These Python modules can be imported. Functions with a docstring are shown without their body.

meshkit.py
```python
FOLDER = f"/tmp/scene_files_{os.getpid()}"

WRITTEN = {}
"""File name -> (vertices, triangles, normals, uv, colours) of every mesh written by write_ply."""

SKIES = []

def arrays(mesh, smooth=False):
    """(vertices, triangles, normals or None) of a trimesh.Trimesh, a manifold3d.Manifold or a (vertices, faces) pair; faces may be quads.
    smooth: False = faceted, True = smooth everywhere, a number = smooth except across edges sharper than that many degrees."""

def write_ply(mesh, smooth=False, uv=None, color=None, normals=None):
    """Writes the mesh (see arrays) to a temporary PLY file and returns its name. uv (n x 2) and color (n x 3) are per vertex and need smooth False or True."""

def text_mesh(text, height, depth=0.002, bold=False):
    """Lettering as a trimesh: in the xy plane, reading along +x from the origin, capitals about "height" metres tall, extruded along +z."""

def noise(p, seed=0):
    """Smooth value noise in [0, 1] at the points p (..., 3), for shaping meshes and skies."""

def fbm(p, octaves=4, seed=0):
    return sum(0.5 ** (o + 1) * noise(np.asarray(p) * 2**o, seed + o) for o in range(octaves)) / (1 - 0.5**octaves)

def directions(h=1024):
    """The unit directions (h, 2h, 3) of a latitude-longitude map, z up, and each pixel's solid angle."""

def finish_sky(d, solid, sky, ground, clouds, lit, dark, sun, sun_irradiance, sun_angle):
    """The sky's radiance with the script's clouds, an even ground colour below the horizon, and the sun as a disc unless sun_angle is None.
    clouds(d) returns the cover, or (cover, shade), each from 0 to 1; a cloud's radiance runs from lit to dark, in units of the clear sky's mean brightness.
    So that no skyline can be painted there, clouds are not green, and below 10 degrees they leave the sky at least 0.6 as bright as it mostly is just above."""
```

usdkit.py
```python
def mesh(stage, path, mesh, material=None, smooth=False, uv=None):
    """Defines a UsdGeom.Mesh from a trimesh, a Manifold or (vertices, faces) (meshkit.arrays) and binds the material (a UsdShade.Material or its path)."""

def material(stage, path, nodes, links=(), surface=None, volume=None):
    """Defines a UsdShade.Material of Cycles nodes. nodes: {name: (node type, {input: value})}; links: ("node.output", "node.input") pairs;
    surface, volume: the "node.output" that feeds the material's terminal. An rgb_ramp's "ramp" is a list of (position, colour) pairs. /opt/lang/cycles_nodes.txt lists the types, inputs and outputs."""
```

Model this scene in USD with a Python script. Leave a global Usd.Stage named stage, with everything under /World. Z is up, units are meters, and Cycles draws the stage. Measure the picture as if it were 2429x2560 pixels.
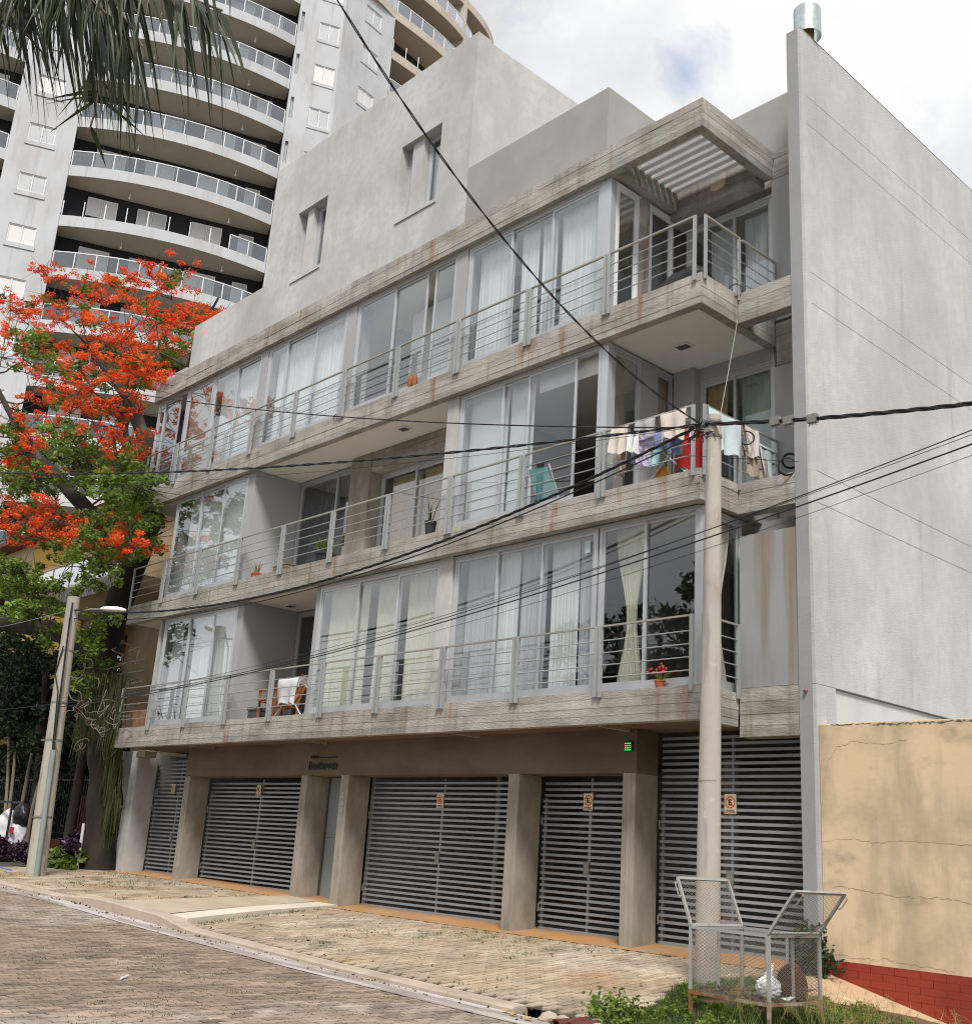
import math, random
import numpy as np
import trimesh
from pxr import Gf, Sdf, Usd, UsdGeom, UsdLux, UsdShade, Vt
import meshkit, usdkit

stage = Usd.Stage.CreateInMemory()
UsdGeom.SetStageUpAxis(stage, 'Z')
UsdGeom.SetStageMetersPerUnit(stage, 1.0)
UsdGeom.Xform.Define(stage, '/World')
R = random.Random(7)
RN = np.random.default_rng(11)

# ---------------------------------------------------------------- camera, sky, sun, exposure
EXPOSURE = 1.36
CAM = np.array([8.535, -11.532, 1.252])
CX, CYD, CF = np.array([0.68354559, 0.72732163, 0.06138952]), np.array([-0.17183835, 0.24209521, -0.95491439]), np.array([-0.709392, 0.64217845, 0.29046486])
FPX, W0, H0 = 2791.62, 2429.0, 2560.0
cam = UsdGeom.Camera.Define(stage, '/World/camera')
m4 = np.eye(4)
m4[0, :3], m4[1, :3], m4[2, :3], m4[3, :3] = CX, -CYD, -CF, CAM
cam.AddTransformOp().Set(Gf.Matrix4d(*m4.ravel().tolist()))
cam.CreateHorizontalApertureAttr(36.0)
cam.CreateVerticalApertureAttr(36.0 * 2560 / 2429)
cam.CreateFocalLengthAttr(36.0 * FPX / W0)
cam.CreateClippingRangeAttr(Gf.Vec2f(0.05, 2000))
cam.CreateExposureAttr(EXPOSURE)

SUN = np.array([0.58, -0.50, 1.0]); SUN /= np.linalg.norm(SUN)
sun = UsdLux.DistantLight.Define(stage, '/World/sun')
sun.CreateNormalizeAttr(True); sun.CreateIntensityAttr(0.40); sun.CreateAngleAttr(14.0); sun.CreateColorAttr(Gf.Vec3f(1.0, 0.96, 0.9))
_z = SUN; _x = np.cross([0, 0, 1], _z); _x /= np.linalg.norm(_x); _y = np.cross(_z, _x)
ms = np.eye(4); ms[0, :3], ms[1, :3], ms[2, :3] = _x, _y, _z
sun.AddTransformOp().Set(Gf.Matrix4d(*ms.ravel().tolist()))
SKY_STRENGTH = 0.10
CLOUD = 3.65
usdkit.material(stage, '/World/Looks/sky', {
    'sky': ('sky_texture', {'sky_type': 'single_scattering', 'sun_disc': False, 'sun_elevation': float(math.asin(SUN[2])), 'sun_rotation': float(math.atan2(SUN[0], SUN[1]))}),
    'tc': ('texture_coordinate', {}),
    'map': ('mapping', {'scale': (1.0, 1.0, 1.35)}),
    'n1': ('noise_texture', {'scale': 4.2, 'detail': 9.0, 'roughness': 0.58, 'distortion': 0.35}),
    'r1': ('rgb_ramp', {'ramp': [(0.0, (0.0,) * 3), (0.22, (0.12,) * 3), (0.33, (0.6,) * 3), (0.42, (1, 1, 1)), (1.0, (1, 1, 1))]}),
    'n2': ('noise_texture', {'scale': 3.1, 'detail': 8.0, 'roughness': 0.6}),
    'map2': ('mapping', {'location': (3.1, 1.7, 0.4)}),
    'r2': ('rgb_ramp', {'ramp': [(0.30, (CLOUD * 0.60, CLOUD * 0.625, CLOUD * 0.665)), (0.52, (CLOUD * 0.92, CLOUD * 0.93, CLOUD * 0.955)), (0.62, (CLOUD * 1.06, CLOUD * 1.06, CLOUD * 1.06))]}),
    'hd': ('vector_math', {'math_type': 'distance', 'vector2': (-0.474, 0.620, 0.623)}),
    'hm': ('map_range', {'from_min': 0.004, 'from_max': 0.065, 'to_min': -0.33, 'to_max': 0.0, 'clamp': True}),
    'ha': ('math', {'math_type': 'add'}),
    'mix': ('mix_color', {'blend_type': 'mix', 'use_clamp': False}),
    'bg': ('background_shader', {'strength': SKY_STRENGTH}),
}, [('tc.generated', 'map.vector'), ('map.vector', 'n1.vector'), ('n1.fac', 'ha.value1'), ('tc.generated', 'hd.vector1'), ('hd.value', 'hm.value'), ('hm.result', 'ha.value2'), ('ha.value', 'r1.fac'), ('tc.generated', 'map2.vector'), ('map2.vector', 'n2.vector'), ('n2.fac', 'r2.fac'),
    ('r1.color', 'mix.fac'), ('sky.color', 'mix.a'), ('r2.color', 'mix.b'), ('mix.result', 'bg.color')], surface='bg.background')
dome = UsdLux.DomeLight.Define(stage, '/World/sky')
dome.CreateIntensityAttr(1.0)
UsdShade.MaterialBindingAPI.Apply(dome.GetPrim()).Bind(UsdShade.Material.Get(stage, '/World/Looks/sky'))
dome.GetPrim().SetCustomDataByKey('kind', 'structure')

# ---------------------------------------------------------------- helpers
_used = {}
def path_for(name, parent='/World'):
    key = (str(parent), name)
    n = _used.get(key, 0)
    _used[key] = n + 1
    return f'{parent}/{name}' + (f'_{n:03d}' if n else '')

def tag(prim, label=None, cat=None, group=None, kind=None):
    p = prim.GetPrim() if hasattr(prim, 'GetPrim') else prim
    for k, v in (('label', label), ('category', cat), ('group', group), ('kind', kind)):
        if v:
            p.SetCustomDataByKey(k, v)
    return p.GetPath()

def group(name, parent='/World', label=None, cat=None, grp=None, at=None):
    x = UsdGeom.Xform.Define(stage, path_for(name, parent))
    if at is not None:
        x.AddTranslateOp().Set(Gf.Vec3d(*map(float, at)))
    return tag(x, label, cat, grp)

BOXF = np.array([[0, 2, 1], [0, 3, 2], [4, 5, 6], [4, 6, 7], [0, 1, 5], [0, 5, 4], [1, 2, 6], [1, 6, 5], [2, 3, 7], [2, 7, 6], [3, 0, 4], [3, 4, 7]])
def frame_for(d):
    d = np.asarray(d, float); d = d / (np.linalg.norm(d) + 1e-12)
    a = np.array([0, 0, 1.0]) if abs(d[2]) < 0.9 else np.array([1.0, 0, 0])
    u = np.cross(a, d); u /= np.linalg.norm(u)
    return u, np.cross(d, u), d

class MB:
    """Collects shapes into one mesh; xf maps local (u, v, w) points to the world."""
    def __init__(self, xf=None):
        self.v, self.f, self.t, self.n, self.xf = [], [], [], 0, xf
    def add(self, v, f, tone=0.5):
        v = np.asarray(v, float).reshape(-1, 3); f = np.asarray(f, int)
        if self.xf is not None:
            v = self.xf(v)
        self.v.append(v); self.f.append(f + self.n)
        self.t.append(np.full(len(v), tone) if np.ndim(tone) == 0 else np.asarray(tone, float)); self.n += len(v)
        return self
    def box(self, x0, x1, y0, y1, z0, z1, tone=0.5):
        return self.add([[x0, y0, z0], [x1, y0, z0], [x1, y1, z0], [x0, y1, z0], [x0, y0, z1], [x1, y0, z1], [x1, y1, z1], [x0, y1, z1]], BOXF, tone)
    def bar(self, a, b, w, h, up=(0, 0, 1), tone=0.5):
        a, b = np.asarray(a, float), np.asarray(b, float)
        d = b - a; d = d / np.linalg.norm(d)
        s = np.cross(d, up); s = s / np.linalg.norm(s) if np.linalg.norm(s) > 1e-6 else frame_for(d)[0]
        u = np.cross(s, d)
        q = [p + s * i * w / 2 + u * j * h / 2 for p in (a, b) for i, j in ((-1, -1), (1, -1), (1, 1), (-1, 1))]
        return self.add(q, BOXF, tone)
    def tube(self, pts, r, n=8, tone=0.5, caps=True):
        pts = np.asarray(pts, float); m = len(pts)
        r = np.full(m, r) if np.ndim(r) == 0 else np.asarray(r, float)
        d = np.gradient(pts, axis=0); d /= np.linalg.norm(d, axis=1, keepdims=True) + 1e-12
        u, w, _ = frame_for(d[0]); rings = []
        ang = np.arange(n) / n * 2 * np.pi
        for i in range(m):
            u = u - d[i] * (u @ d[i]); u /= np.linalg.norm(u) + 1e-12; w = np.cross(d[i], u)
            rings.append(pts[i] + r[i] * (np.cos(ang)[:, None] * u + np.sin(ang)[:, None] * w))
        v = np.concatenate(rings); f = []
        for i in range(m - 1):
            for j in range(n):
                a, b = i * n + j, i * n + (j + 1) % n
                f += [[a, b, b + n], [a, b + n, a + n]]
        if caps:
            c0 = len(v); v = np.vstack([v, pts[0], pts[-1]])
            for j in range(n):
                f += [[c0, (j + 1) % n, j], [c0 + 1, (m - 1) * n + j, (m - 1) * n + (j + 1) % n]]
        return self.add(v, f, tone)
    def tri(self, mesh, M=None, tone=0.5):
        v = np.array(mesh.vertices)
        if M is not None:
            v = v @ np.asarray(M)[:3, :3].T + np.asarray(M)[:3, 3]
        return self.add(v, mesh.faces, tone)
    def prism(self, poly, z0, z1, tone=0.5):
        poly = np.asarray(poly, float); n = len(poly)
        v = np.vstack([np.c_[poly, np.full(n, z0)], np.c_[poly, np.full(n, z1)]])
        tri = trimesh.creation.triangulate_polygon(_poly(poly), engine='earcut')
        pv, pf = np.asarray(tri[0]), np.asarray(tri[1])
        idx = np.array([np.argmin(((poly - q) ** 2).sum(1)) for q in pv])
        f = [[idx[c], idx[b], idx[a]] for a, b, c in pf] + [[idx[a] + n, idx[b] + n, idx[c] + n] for a, b, c in pf]
        area = 0.5 * sum(poly[i][0] * poly[(i + 1) % n][1] - poly[(i + 1) % n][0] * poly[i][1] for i in range(n))
        for i in range(n):
            j = (i + 1) % n
            f += [[i, j, j + n], [i, j + n, i + n]] if area > 0 else [[j, i, j + n], [j + n, i, i + n]]
        return self.add(v, f, tone)
    def sheet(self, P, tone=0.5, thick=0.0):
        """P: (a, b, 3) grid of points."""
        P = np.asarray(P, float); a, b = P.shape[:2]
        i = np.arange(a * b).reshape(a, b)
        q = np.stack([i[:-1, :-1], i[1:, :-1], i[1:, 1:], i[:-1, 1:]], -1).reshape(-1, 4)
        f = np.vstack([q[:, [0, 1, 2]], q[:, [0, 2, 3]]])
        return self.add(P.reshape(-1, 3), f, tone)
    def build(self, name, mat, parent='/World', label=None, cat=None, grp=None, kind=None, smooth=False):
        v, f = np.concatenate(self.v), np.concatenate(self.f)
        t = np.concatenate(self.t)
        if smooth:
            mesh = usdkit.mesh(stage, path_for(name, parent), (v, f), MATS[mat], smooth=smooth)
        else:
            mesh = usdkit.mesh(stage, path_for(name, parent), (v, f), MATS[mat])
            if mat in TONED:
                UsdGeom.PrimvarsAPI(mesh).CreatePrimvar('tone', Sdf.ValueTypeNames.FloatArray, 'vertex').Set(Vt.FloatArray.FromNumpy(t.astype(np.float32)))
        return tag(mesh, label, cat, grp, kind)

from shapely.geometry import Polygon as _poly

def noise2(a, b, s=0, sc=1.0):
    a, b = np.broadcast_arrays(np.asarray(a, float), np.asarray(b, float))
    return meshkit.fbm(np.stack([a * sc, b * sc, np.zeros_like(a)], -1), 3, s) - 0.5

# ---------------------------------------------------------------- materials
MATS, TONED = {}, set()
def c3(c, k=1.0):
    return tuple(float(min(1, max(0, x * k))) for x in c)

def mat(name, col, rough=0.8, var=0.12, scale=2.0, stretch=(1, 1, 1), bump=0.0, bscale=30.0, bstretch=None, metallic=0.0, spec=0.4, tone=0.0,
        stain=None, stain2=None, stain3=None, col2=None, detail=5.0, obj=False, trans=0.0, alpha=1.0):
    """Noise-varied paint, plaster, stone or metal. stain = (colour, scale, stretch, threshold, width, strength)."""
    N = {'geo': ('texture_coordinate', {}) if obj else ('geometry', {}), 'map': ('mapping', {'scale': stretch}),
         'n': ('noise_texture', {'scale': scale, 'detail': detail, 'roughness': 0.6}),
         'r': ('rgb_ramp', {'ramp': [(0.28, c3(col, 1 - var)), (0.5, c3(col)), (0.72, c3(col2 if col2 else col, 1 + var))]}),
         'p': ('principled_bsdf', {'roughness': rough, 'metallic': metallic, 'specular_ior_level': spec})}
    src = 'geo.object' if obj else 'geo.position'
    L = [(src, 'map.vector'), ('map.vector', 'n.vector'), ('n.fac', 'r.fac')]
    out = 'r.color'
    for i, st in enumerate(s for s in (stain, stain2, stain3) if s):
        k = f's{i}'
        N[k + 'm'] = ('mapping', {'scale': st[2], 'location': (3.7 * i + 1.3, 2.1, 0.9 + i)})
        N[k + 'n'] = ('noise_texture', {'scale': st[1], 'detail': 6.0, 'roughness': 0.62})
        N[k + 'r'] = ('rgb_ramp', {'ramp': [(max(0.0, st[3] - st[4]), (0, 0, 0)), (st[3] + st[4], (st[5],) * 3)]})
        N[k + 'x'] = ('mix_color', {'blend_type': 'mix', 'b': c3(st[0])})
        L += [(src, k + 'm.vector'), (k + 'm.vector', k + 'n.vector'), (k + 'n.fac', k + 'r.fac'), (k + 'r.color', k + 'x.fac'), (out, k + 'x.a')]
        out = k + 'x.result'
    if tone:
        TONED.add(name)
        N['at'] = ('attribute', {'attribute': 'tone'})
        N['tr'] = ('map_range', {'from_min': 0.0, 'from_max': 1.0, 'to_min': 1.0 - tone, 'to_max': 1.0 + tone})
        N['tm'] = ('vector_math', {'math_type': 'scale'})
        L += [('at.fac', 'tr.value'), ('tr.result', 'tm.scale'), (out, 'tm.vector1')]
        out = 'tm.vector'
    L.append((out, 'p.base_color'))
    if bump:
        N['bm'] = ('mapping', {'scale': bstretch or stretch})
        N['bn'] = ('noise_texture', {'scale': bscale, 'detail': 6.0, 'roughness': 0.65})
        N['b'] = ('bump', {'strength': bump, 'distance': 0.02})
        L += [(src, 'bm.vector'), ('bm.vector', 'bn.vector'), ('bn.fac', 'b.height'), ('b.normal', 'p.normal')]
    surf = 'p.BSDF'
    if trans:
        N['tl'] = ('translucent_bsdf', {}); N['mx'] = ('mix_closure', {'fac': trans})
        L += [(out, 'tl.color'), ('p.BSDF', 'mx.closure1'), ('tl.BSDF', 'mx.closure2')]
        surf = 'mx.closure'
    if alpha < 1:
        N['ta'] = ('transparent_bsdf', {}); N['ma'] = ('mix_closure', {'fac': alpha})
        L += [('ta.BSDF', 'ma.closure1'), (surf, 'ma.closure2')]
        surf = 'ma.closure'
    MATS[name] = usdkit.material(stage, f'/World/Looks/{name}', N, L, surface=surf)

def glass(name, tint=(0.94, 0.96, 0.96), refl=1.0, rough=0.008):
    """Clear pane: lets light straight through and mirrors more of the surroundings the more obliquely it is seen."""
    N = {'t': ('transparent_bsdf', {'color': tint}), 'g': ('glossy_bsdf', {'color': (0.95, 0.97, 1.0), 'roughness': rough}), 'f': ('layer_weight', {'blend': 0.5}),
         'r': ('rgb_ramp', {'ramp': [(0.0, (0.04 * refl,) * 3), (0.30, (0.075 * refl,) * 3), (0.5, (0.15 * refl,) * 3), (0.7, (0.33 * refl,) * 3), (0.85, (0.6,) * 3), (1.0, (1, 1, 1))]}), 'm': ('mix_closure', {})}
    MATS[name] = usdkit.material(stage, f'/World/Looks/{name}', N, [('f.facing', 'r.fac'), ('r.color', 'm.fac'), ('t.BSDF', 'm.closure1'), ('g.BSDF', 'm.closure2')], surface='m.closure')

RUST = ((0.24, 0.115, 0.045), 2.2, (2.2, 2.2, 0.16), 0.635, 0.06, 0.75)
MOSS = ((0.085, 0.075, 0.06), 1.6, (0.5, 0.5, 1.2), 0.63, 0.09, 0.5)
mat('board_concrete', (0.37, 0.348, 0.318), 0.88, 0.26, 1.8, (0.9, 0.9, 2.6), bump=0.75, bscale=20, bstretch=(0.55, 0.55, 2.0), stain3=((0.12, 0.10, 0.08), 2.6, (2.6, 2.6, 0.20), 0.615, 0.08, 0.42), tone=0.16, stain=RUST, stain2=((0.17, 0.145, 0.115), 1.6, (0.5, 0.5, 1.6), 0.58, 0.1, 0.6))
mat('lintel_concrete', (0.15, 0.112, 0.08), 0.85, 0.28, 1.2, (0.6, 0.6, 1.5), bump=0.3, bscale=25)  # concrete colour darkened to carry the shade under the lowest slab
mat('parapet_grey', (0.33, 0.325, 0.315), 0.9, 0.10, 0.8, bump=0.15, bscale=50, stain=((0.27, 0.265, 0.255), 1.0, (1, 1, 0.7), 0.55, 0.12, 0.7))
mat('pier_concrete', (0.32, 0.285, 0.235), 0.85, 0.24, 2.4, (1.5, 1.5, 0.6), bump=0.35, bscale=22, bstretch=(3.0, 3.0, 0.4), tone=0.1, stain=((0.15, 0.115, 0.075), 1.5, (1.2, 1.2, 0.6), 0.58, 0.12, 0.6))
mat('plaster_grey', (0.535, 0.53, 0.518), 0.9, 0.10, 0.7, (1, 1, 0.8), bump=0.12, bscale=55, bstretch=(1, 1, 1), stain=((0.34, 0.342, 0.34), 0.5, (1, 1, 0.75), 0.53, 0.11, 0.75), stain3=((0.40, 0.40, 0.40), 7.0, (1, 1, 1), 0.56, 0.1, 0.5), stain2=((0.30, 0.285, 0.265), 1.6, (1.2, 1.2, 0.4), 0.60, 0.10, 0.35))
mat('side_plaster', (0.575, 0.573, 0.568), 0.9, 0.08, 7.0, (1, 1.0, 0.8), bump=0.45, bscale=45, stain=((0.33, 0.332, 0.338), 0.42, (1.0, 1.0, 0.7), 0.52, 0.14, 0.6), stain2=((0.33, 0.32, 0.31), 2.6, (1.4, 1.4, 0.14), 0.63, 0.06, 0.45), stain3=((0.42, 0.422, 0.428), 1.6, (1.0, 1.0, 0.6), 0.54, 0.10, 0.55))
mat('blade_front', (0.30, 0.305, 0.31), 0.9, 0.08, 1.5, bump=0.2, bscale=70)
mat('panel_grey', (0.30, 0.30, 0.30), 0.9, 0.08, 1.2, (1, 1, 0.6), bump=0.12, bscale=60, stain=((0.19, 0.115, 0.06), 1.5, (2.4, 2.4, 0.15), 0.56, 0.09, 0.6))
mat('wall_shade_grey', (0.36, 0.365, 0.375), 0.9, 0.06, 1.0, bump=0.1, bscale=60)  # even mid grey of piers, jambs, recess and corner walls
mat('ceiling_white', (0.74, 0.71, 0.66), 0.9, 0.03, 1.0)
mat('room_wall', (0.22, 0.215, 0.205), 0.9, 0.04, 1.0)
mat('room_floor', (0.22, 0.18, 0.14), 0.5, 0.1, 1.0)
mat('garage_dark', (0.36, 0.35, 0.345), 0.9, 0.15, 0.8)
mat('aluminium', (0.50, 0.515, 0.54), 0.38, 0.04, 2.0, metallic=0.35)
mat('white_frame', (0.72, 0.73, 0.75), 0.4, 0.03, 2.0)
mat('railing_paint', (0.335, 0.35, 0.35), 0.45, 0.06, 5.0, metallic=0.2, stain=((0.24, 0.17, 0.10), 6.0, (1, 1, 1), 0.68, 0.05, 0.6))
mat('rail_top', (0.33, 0.325, 0.295), 0.5, 0.15, 2.5, metallic=0.2, stain=((0.30, 0.22, 0.12), 3.0, (1, 1, 1), 0.6, 0.08, 0.6))
mat('gate_steel', (0.31, 0.32, 0.34), 0.45, 0.07, 2.5, metallic=0.25)
mat('door_grey', (0.26, 0.275, 0.28), 0.5, 0.05, 1.0)
glass('window_glass', refl=1.05)
glass('balustrade_glass', (0.72, 0.76, 0.78), 2.6, 0.10)
mat('sheer_white', (0.88, 0.88, 0.89), 0.9, 0.02, trans=0.12)
mat('curtain_cream', (0.75, 0.715, 0.58), 0.9, 0.04, trans=0.12)
mat('curtain_grey', (0.58, 0.58, 0.61), 0.9, 0.05, trans=0.1)
mat('curtain_brown', (0.55, 0.39, 0.25), 0.9, 0.08, trans=0.1)
mat('curtain_dark', (0.055, 0.06, 0.07), 0.8, 0.35, 2.5, (3, 3, 0.7), stain=((0.25, 0.3, 0.32), 5.0, (3, 3, 0.6), 0.62, 0.02, 0.7))
mat('curtain_pink', (0.42, 0.31, 0.28), 0.9, 0.06, trans=0.2)
mat('curtain_yellow', (0.52, 0.36, 0.13), 0.9, 0.06, trans=0.25)
mat('curtain_slate', (0.17, 0.17, 0.21), 0.9, 0.1, trans=0.1)
mat('curtain_sage', (0.34, 0.40, 0.36), 0.9, 0.06, trans=0.2)
mat('blind_white', (0.84, 0.85, 0.86), 0.85, 0.01, trans=0.1)
mat('blind_beige', (0.50, 0.445, 0.375), 0.9, 0.03, 20, trans=0.15)
mat('curtain_blue', (0.55, 0.62, 0.68), 0.9, 0.02)
mat('road_paver', (0.255, 0.193, 0.147), 0.9, 0.22, 1.2, bump=0.5, bscale=90, tone=0.40, stain=((0.42, 0.37, 0.33), 0.6, (1, 1, 1), 0.60, 0.07, 0.65), stain3=((0.10, 0.085, 0.07), 0.45, (1, 1, 1), 0.62, 0.06, 0.5), stain2=((0.13, 0.105, 0.075), 0.8, (1, 1, 1), 0.6, 0.1, 0.4))
mat('pavement_paver', (0.385, 0.305, 0.22), 0.9, 0.24, 0.9, bump=0.45, bscale=80, tone=0.20, stain=((0.58, 0.50, 0.40), 0.9, (1, 1, 1), 0.55, 0.1, 0.6), stain2=((0.33, 0.18, 0.085), 0.5, (1, 1, 1), 0.58, 0.08, 0.55), stain3=((0.17, 0.14, 0.10), 1.3, (1, 1, 1), 0.60, 0.08, 0.6))
mat('joint_dirt', (0.055, 0.045, 0.032), 1.0, 0.3, 3.0, stain=((0.07, 0.10, 0.03), 1.5, (1, 1, 1), 0.56, 0.1, 0.8))
mat('kerb_concrete', (0.42, 0.35, 0.275), 0.9, 0.14, 2.0, bump=0.3, bscale=50, stain=((0.25, 0.17, 0.12), 1.5, (1, 1, 2), 0.62, 0.1, 0.6))
mat('gutter_wash', (0.30, 0.25, 0.225), 0.75, 0.2, 2.0, (0.3, 2, 1), bump=0.2, bscale=40, stain=((0.52, 0.48, 0.48), 1.6, (0.35, 3.5, 1), 0.53, 0.08, 0.85), stain2=((0.10, 0.08, 0.07), 5.0, (0.5, 2, 1), 0.66, 0.05, 0.8))
mat('path_concrete', (0.43, 0.365, 0.275), 0.85, 0.12, 1.0, bump=0.15, bscale=40, stain=((0.28, 0.22, 0.13), 0.9, (0.5, 1.5, 1), 0.58, 0.1, 0.5))
mat('path_edge', (0.62, 0.55, 0.45), 0.85, 0.08, 1.5, bump=0.15, bscale=40)
mat('apron_concrete', (0.42, 0.215, 0.085), 0.85, 0.14, 1.2, bump=0.15, bscale=40, stain=((0.36, 0.30, 0.22), 1.3, (1, 1, 1), 0.6, 0.1, 0.6))
mat('soil', (0.13, 0.075, 0.04), 1.0, 0.3, 2.0, bump=0.5, bscale=20)
mat('far_ground', (0.16, 0.14, 0.11), 1.0, 0.2, 0.3)
mat('yellow_plaster', (0.69, 0.53, 0.355), 0.92, 0.06, 0.8, bump=0.12, bscale=18, stain=((0.47, 0.37, 0.235), 0.9, (1.2, 1.2, 1.2), 0.54, 0.09, 0.8), stain2=((0.20, 0.165, 0.115), 1.7, (0.9, 0.9, 1.3), 0.645, 0.07, 0.6), stain3=((0.34, 0.275, 0.185), 1.8, (1.6, 1.6, 0.35), 0.57, 0.09, 0.55))
mat('wall_stain_dark', (0.15, 0.125, 0.09), 0.95, 0.3, 6.0)
mat('crack_dark', (0.24, 0.165, 0.095), 1.0, 0.2, 5.0)
mat('red_brick', (0.27, 0.036, 0.018), 0.75, 0.15, 3.0, bump=0.3, bscale=50, tone=0.15)
mat('red_mortar', (0.20, 0.027, 0.014), 0.9, 0.15, 3.0)
mat('wedge_concrete', (0.47, 0.33, 0.20), 0.9, 0.1, 1.5, bump=0.3, bscale=50, stain=((0.62, 0.52, 0.4), 3.0, (1, 1, 1), 0.62, 0.05, 0.6))
mat('pole_concrete', (0.42, 0.385, 0.345), 0.85, 0.10, 1.6, (2, 2, 0.35), bump=0.25, bscale=40, stain=((0.27, 0.175, 0.10), 1.2, (1.5, 1.5, 0.8), 0.61, 0.06, 0.55), stain2=((0.20, 0.18, 0.16), 3.0, (2.5, 2.5, 0.25), 0.60, 0.06, 0.55), stain3=((0.55, 0.52, 0.48), 5.0, (1.5, 1.5, 1.0), 0.64, 0.03, 0.6))
mat('old_pole_concrete', (0.37, 0.34, 0.295), 0.85, 0.12, 1.6, (2, 2, 0.35), bump=0.3, bscale=40, stain=((0.12, 0.09, 0.06), 2.5, (3, 3, 0.4), 0.63, 0.05, 0.7))
mat('conduit_green', (0.22, 0.25, 0.25), 0.5, 0.1, 2.0)
mat('black_cable', (0.018, 0.018, 0.02), 0.55, 0.2, 3.0)
mat('grey_cable', (0.30, 0.30, 0.31), 0.5, 0.1, 3.0)
mat('clamp_metal', (0.24, 0.23, 0.21), 0.5, 0.3, 20.0, metallic=0.5)
mat('galvanised', (0.52, 0.57, 0.57), 0.35, 0.22, 9.0, metallic=0.7)
mat('rusty_pipe', (0.25, 0.11, 0.07), 0.8, 0.3, 5.0, bump=0.3)
mat('rust_steel', (0.30, 0.29, 0.27), 0.6, 0.1, 6.0, metallic=0.2, stain=((0.23, 0.085, 0.03), 3.0, (1, 1, 1), 0.53, 0.05, 0.95))
mat('bin_paint', (0.33, 0.33, 0.315), 0.5, 0.08, 6.0, metallic=0.1, stain=((0.26, 0.12, 0.05), 4.0, (1, 1, 1), 0.63, 0.05, 0.8))
mat('rust_bar', (0.20, 0.085, 0.035), 0.85, 0.35, 7.0, bump=0.3, stain=((0.36, 0.33, 0.30), 4.0, (1, 1, 1), 0.54, 0.05, 0.8))
mat('bin_mesh', (0.20, 0.19, 0.17), 0.55, 0.15, 6.0, metallic=0.2, stain=((0.25, 0.11, 0.05), 3.5, (1, 1, 1), 0.58, 0.06, 0.8))
mat('bag_plastic', (0.75, 0.75, 0.76), 0.4, 0.05, 6.0, bump=0.22, bscale=9, stain=((0.5, 0.08, 0.04), 5.0, (1, 1, 1), 0.67, 0.02, 0.8), stain2=((0.12, 0.3, 0.2), 5.0, (1, 1, 1), 0.68, 0.02, 0.8))
mat('black_plastic', (0.022, 0.022, 0.025), 0.35, 0.2, 6.0, bump=0.5, bscale=12)
mat('sack_brown', (0.075, 0.042, 0.03), 0.85, 0.3, 8.0, bump=0.5, bscale=20)
mat('litter', (0.42, 0.36, 0.3), 0.9, 0.5, 12.0, tone=0.5)
mat('debris_dark', (0.10, 0.075, 0.05), 1.0, 0.4, 12.0, tone=0.4)
mat('sign_board', (0.72, 0.58, 0.42), 0.6, 0.05, 3.0)
mat('sign_red', (0.55, 0.115, 0.03), 0.6, 0.04, 3.0)
mat('sign_black', (0.015, 0.012, 0.012), 0.6, 0.04, 3.0)
mat('number_metal', (0.42, 0.42, 0.44), 0.4, 0.05, 3.0, metallic=0.5)
mat('plaque_teal', (0.14, 0.23, 0.22), 0.5, 0.3, 25.0)
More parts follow.
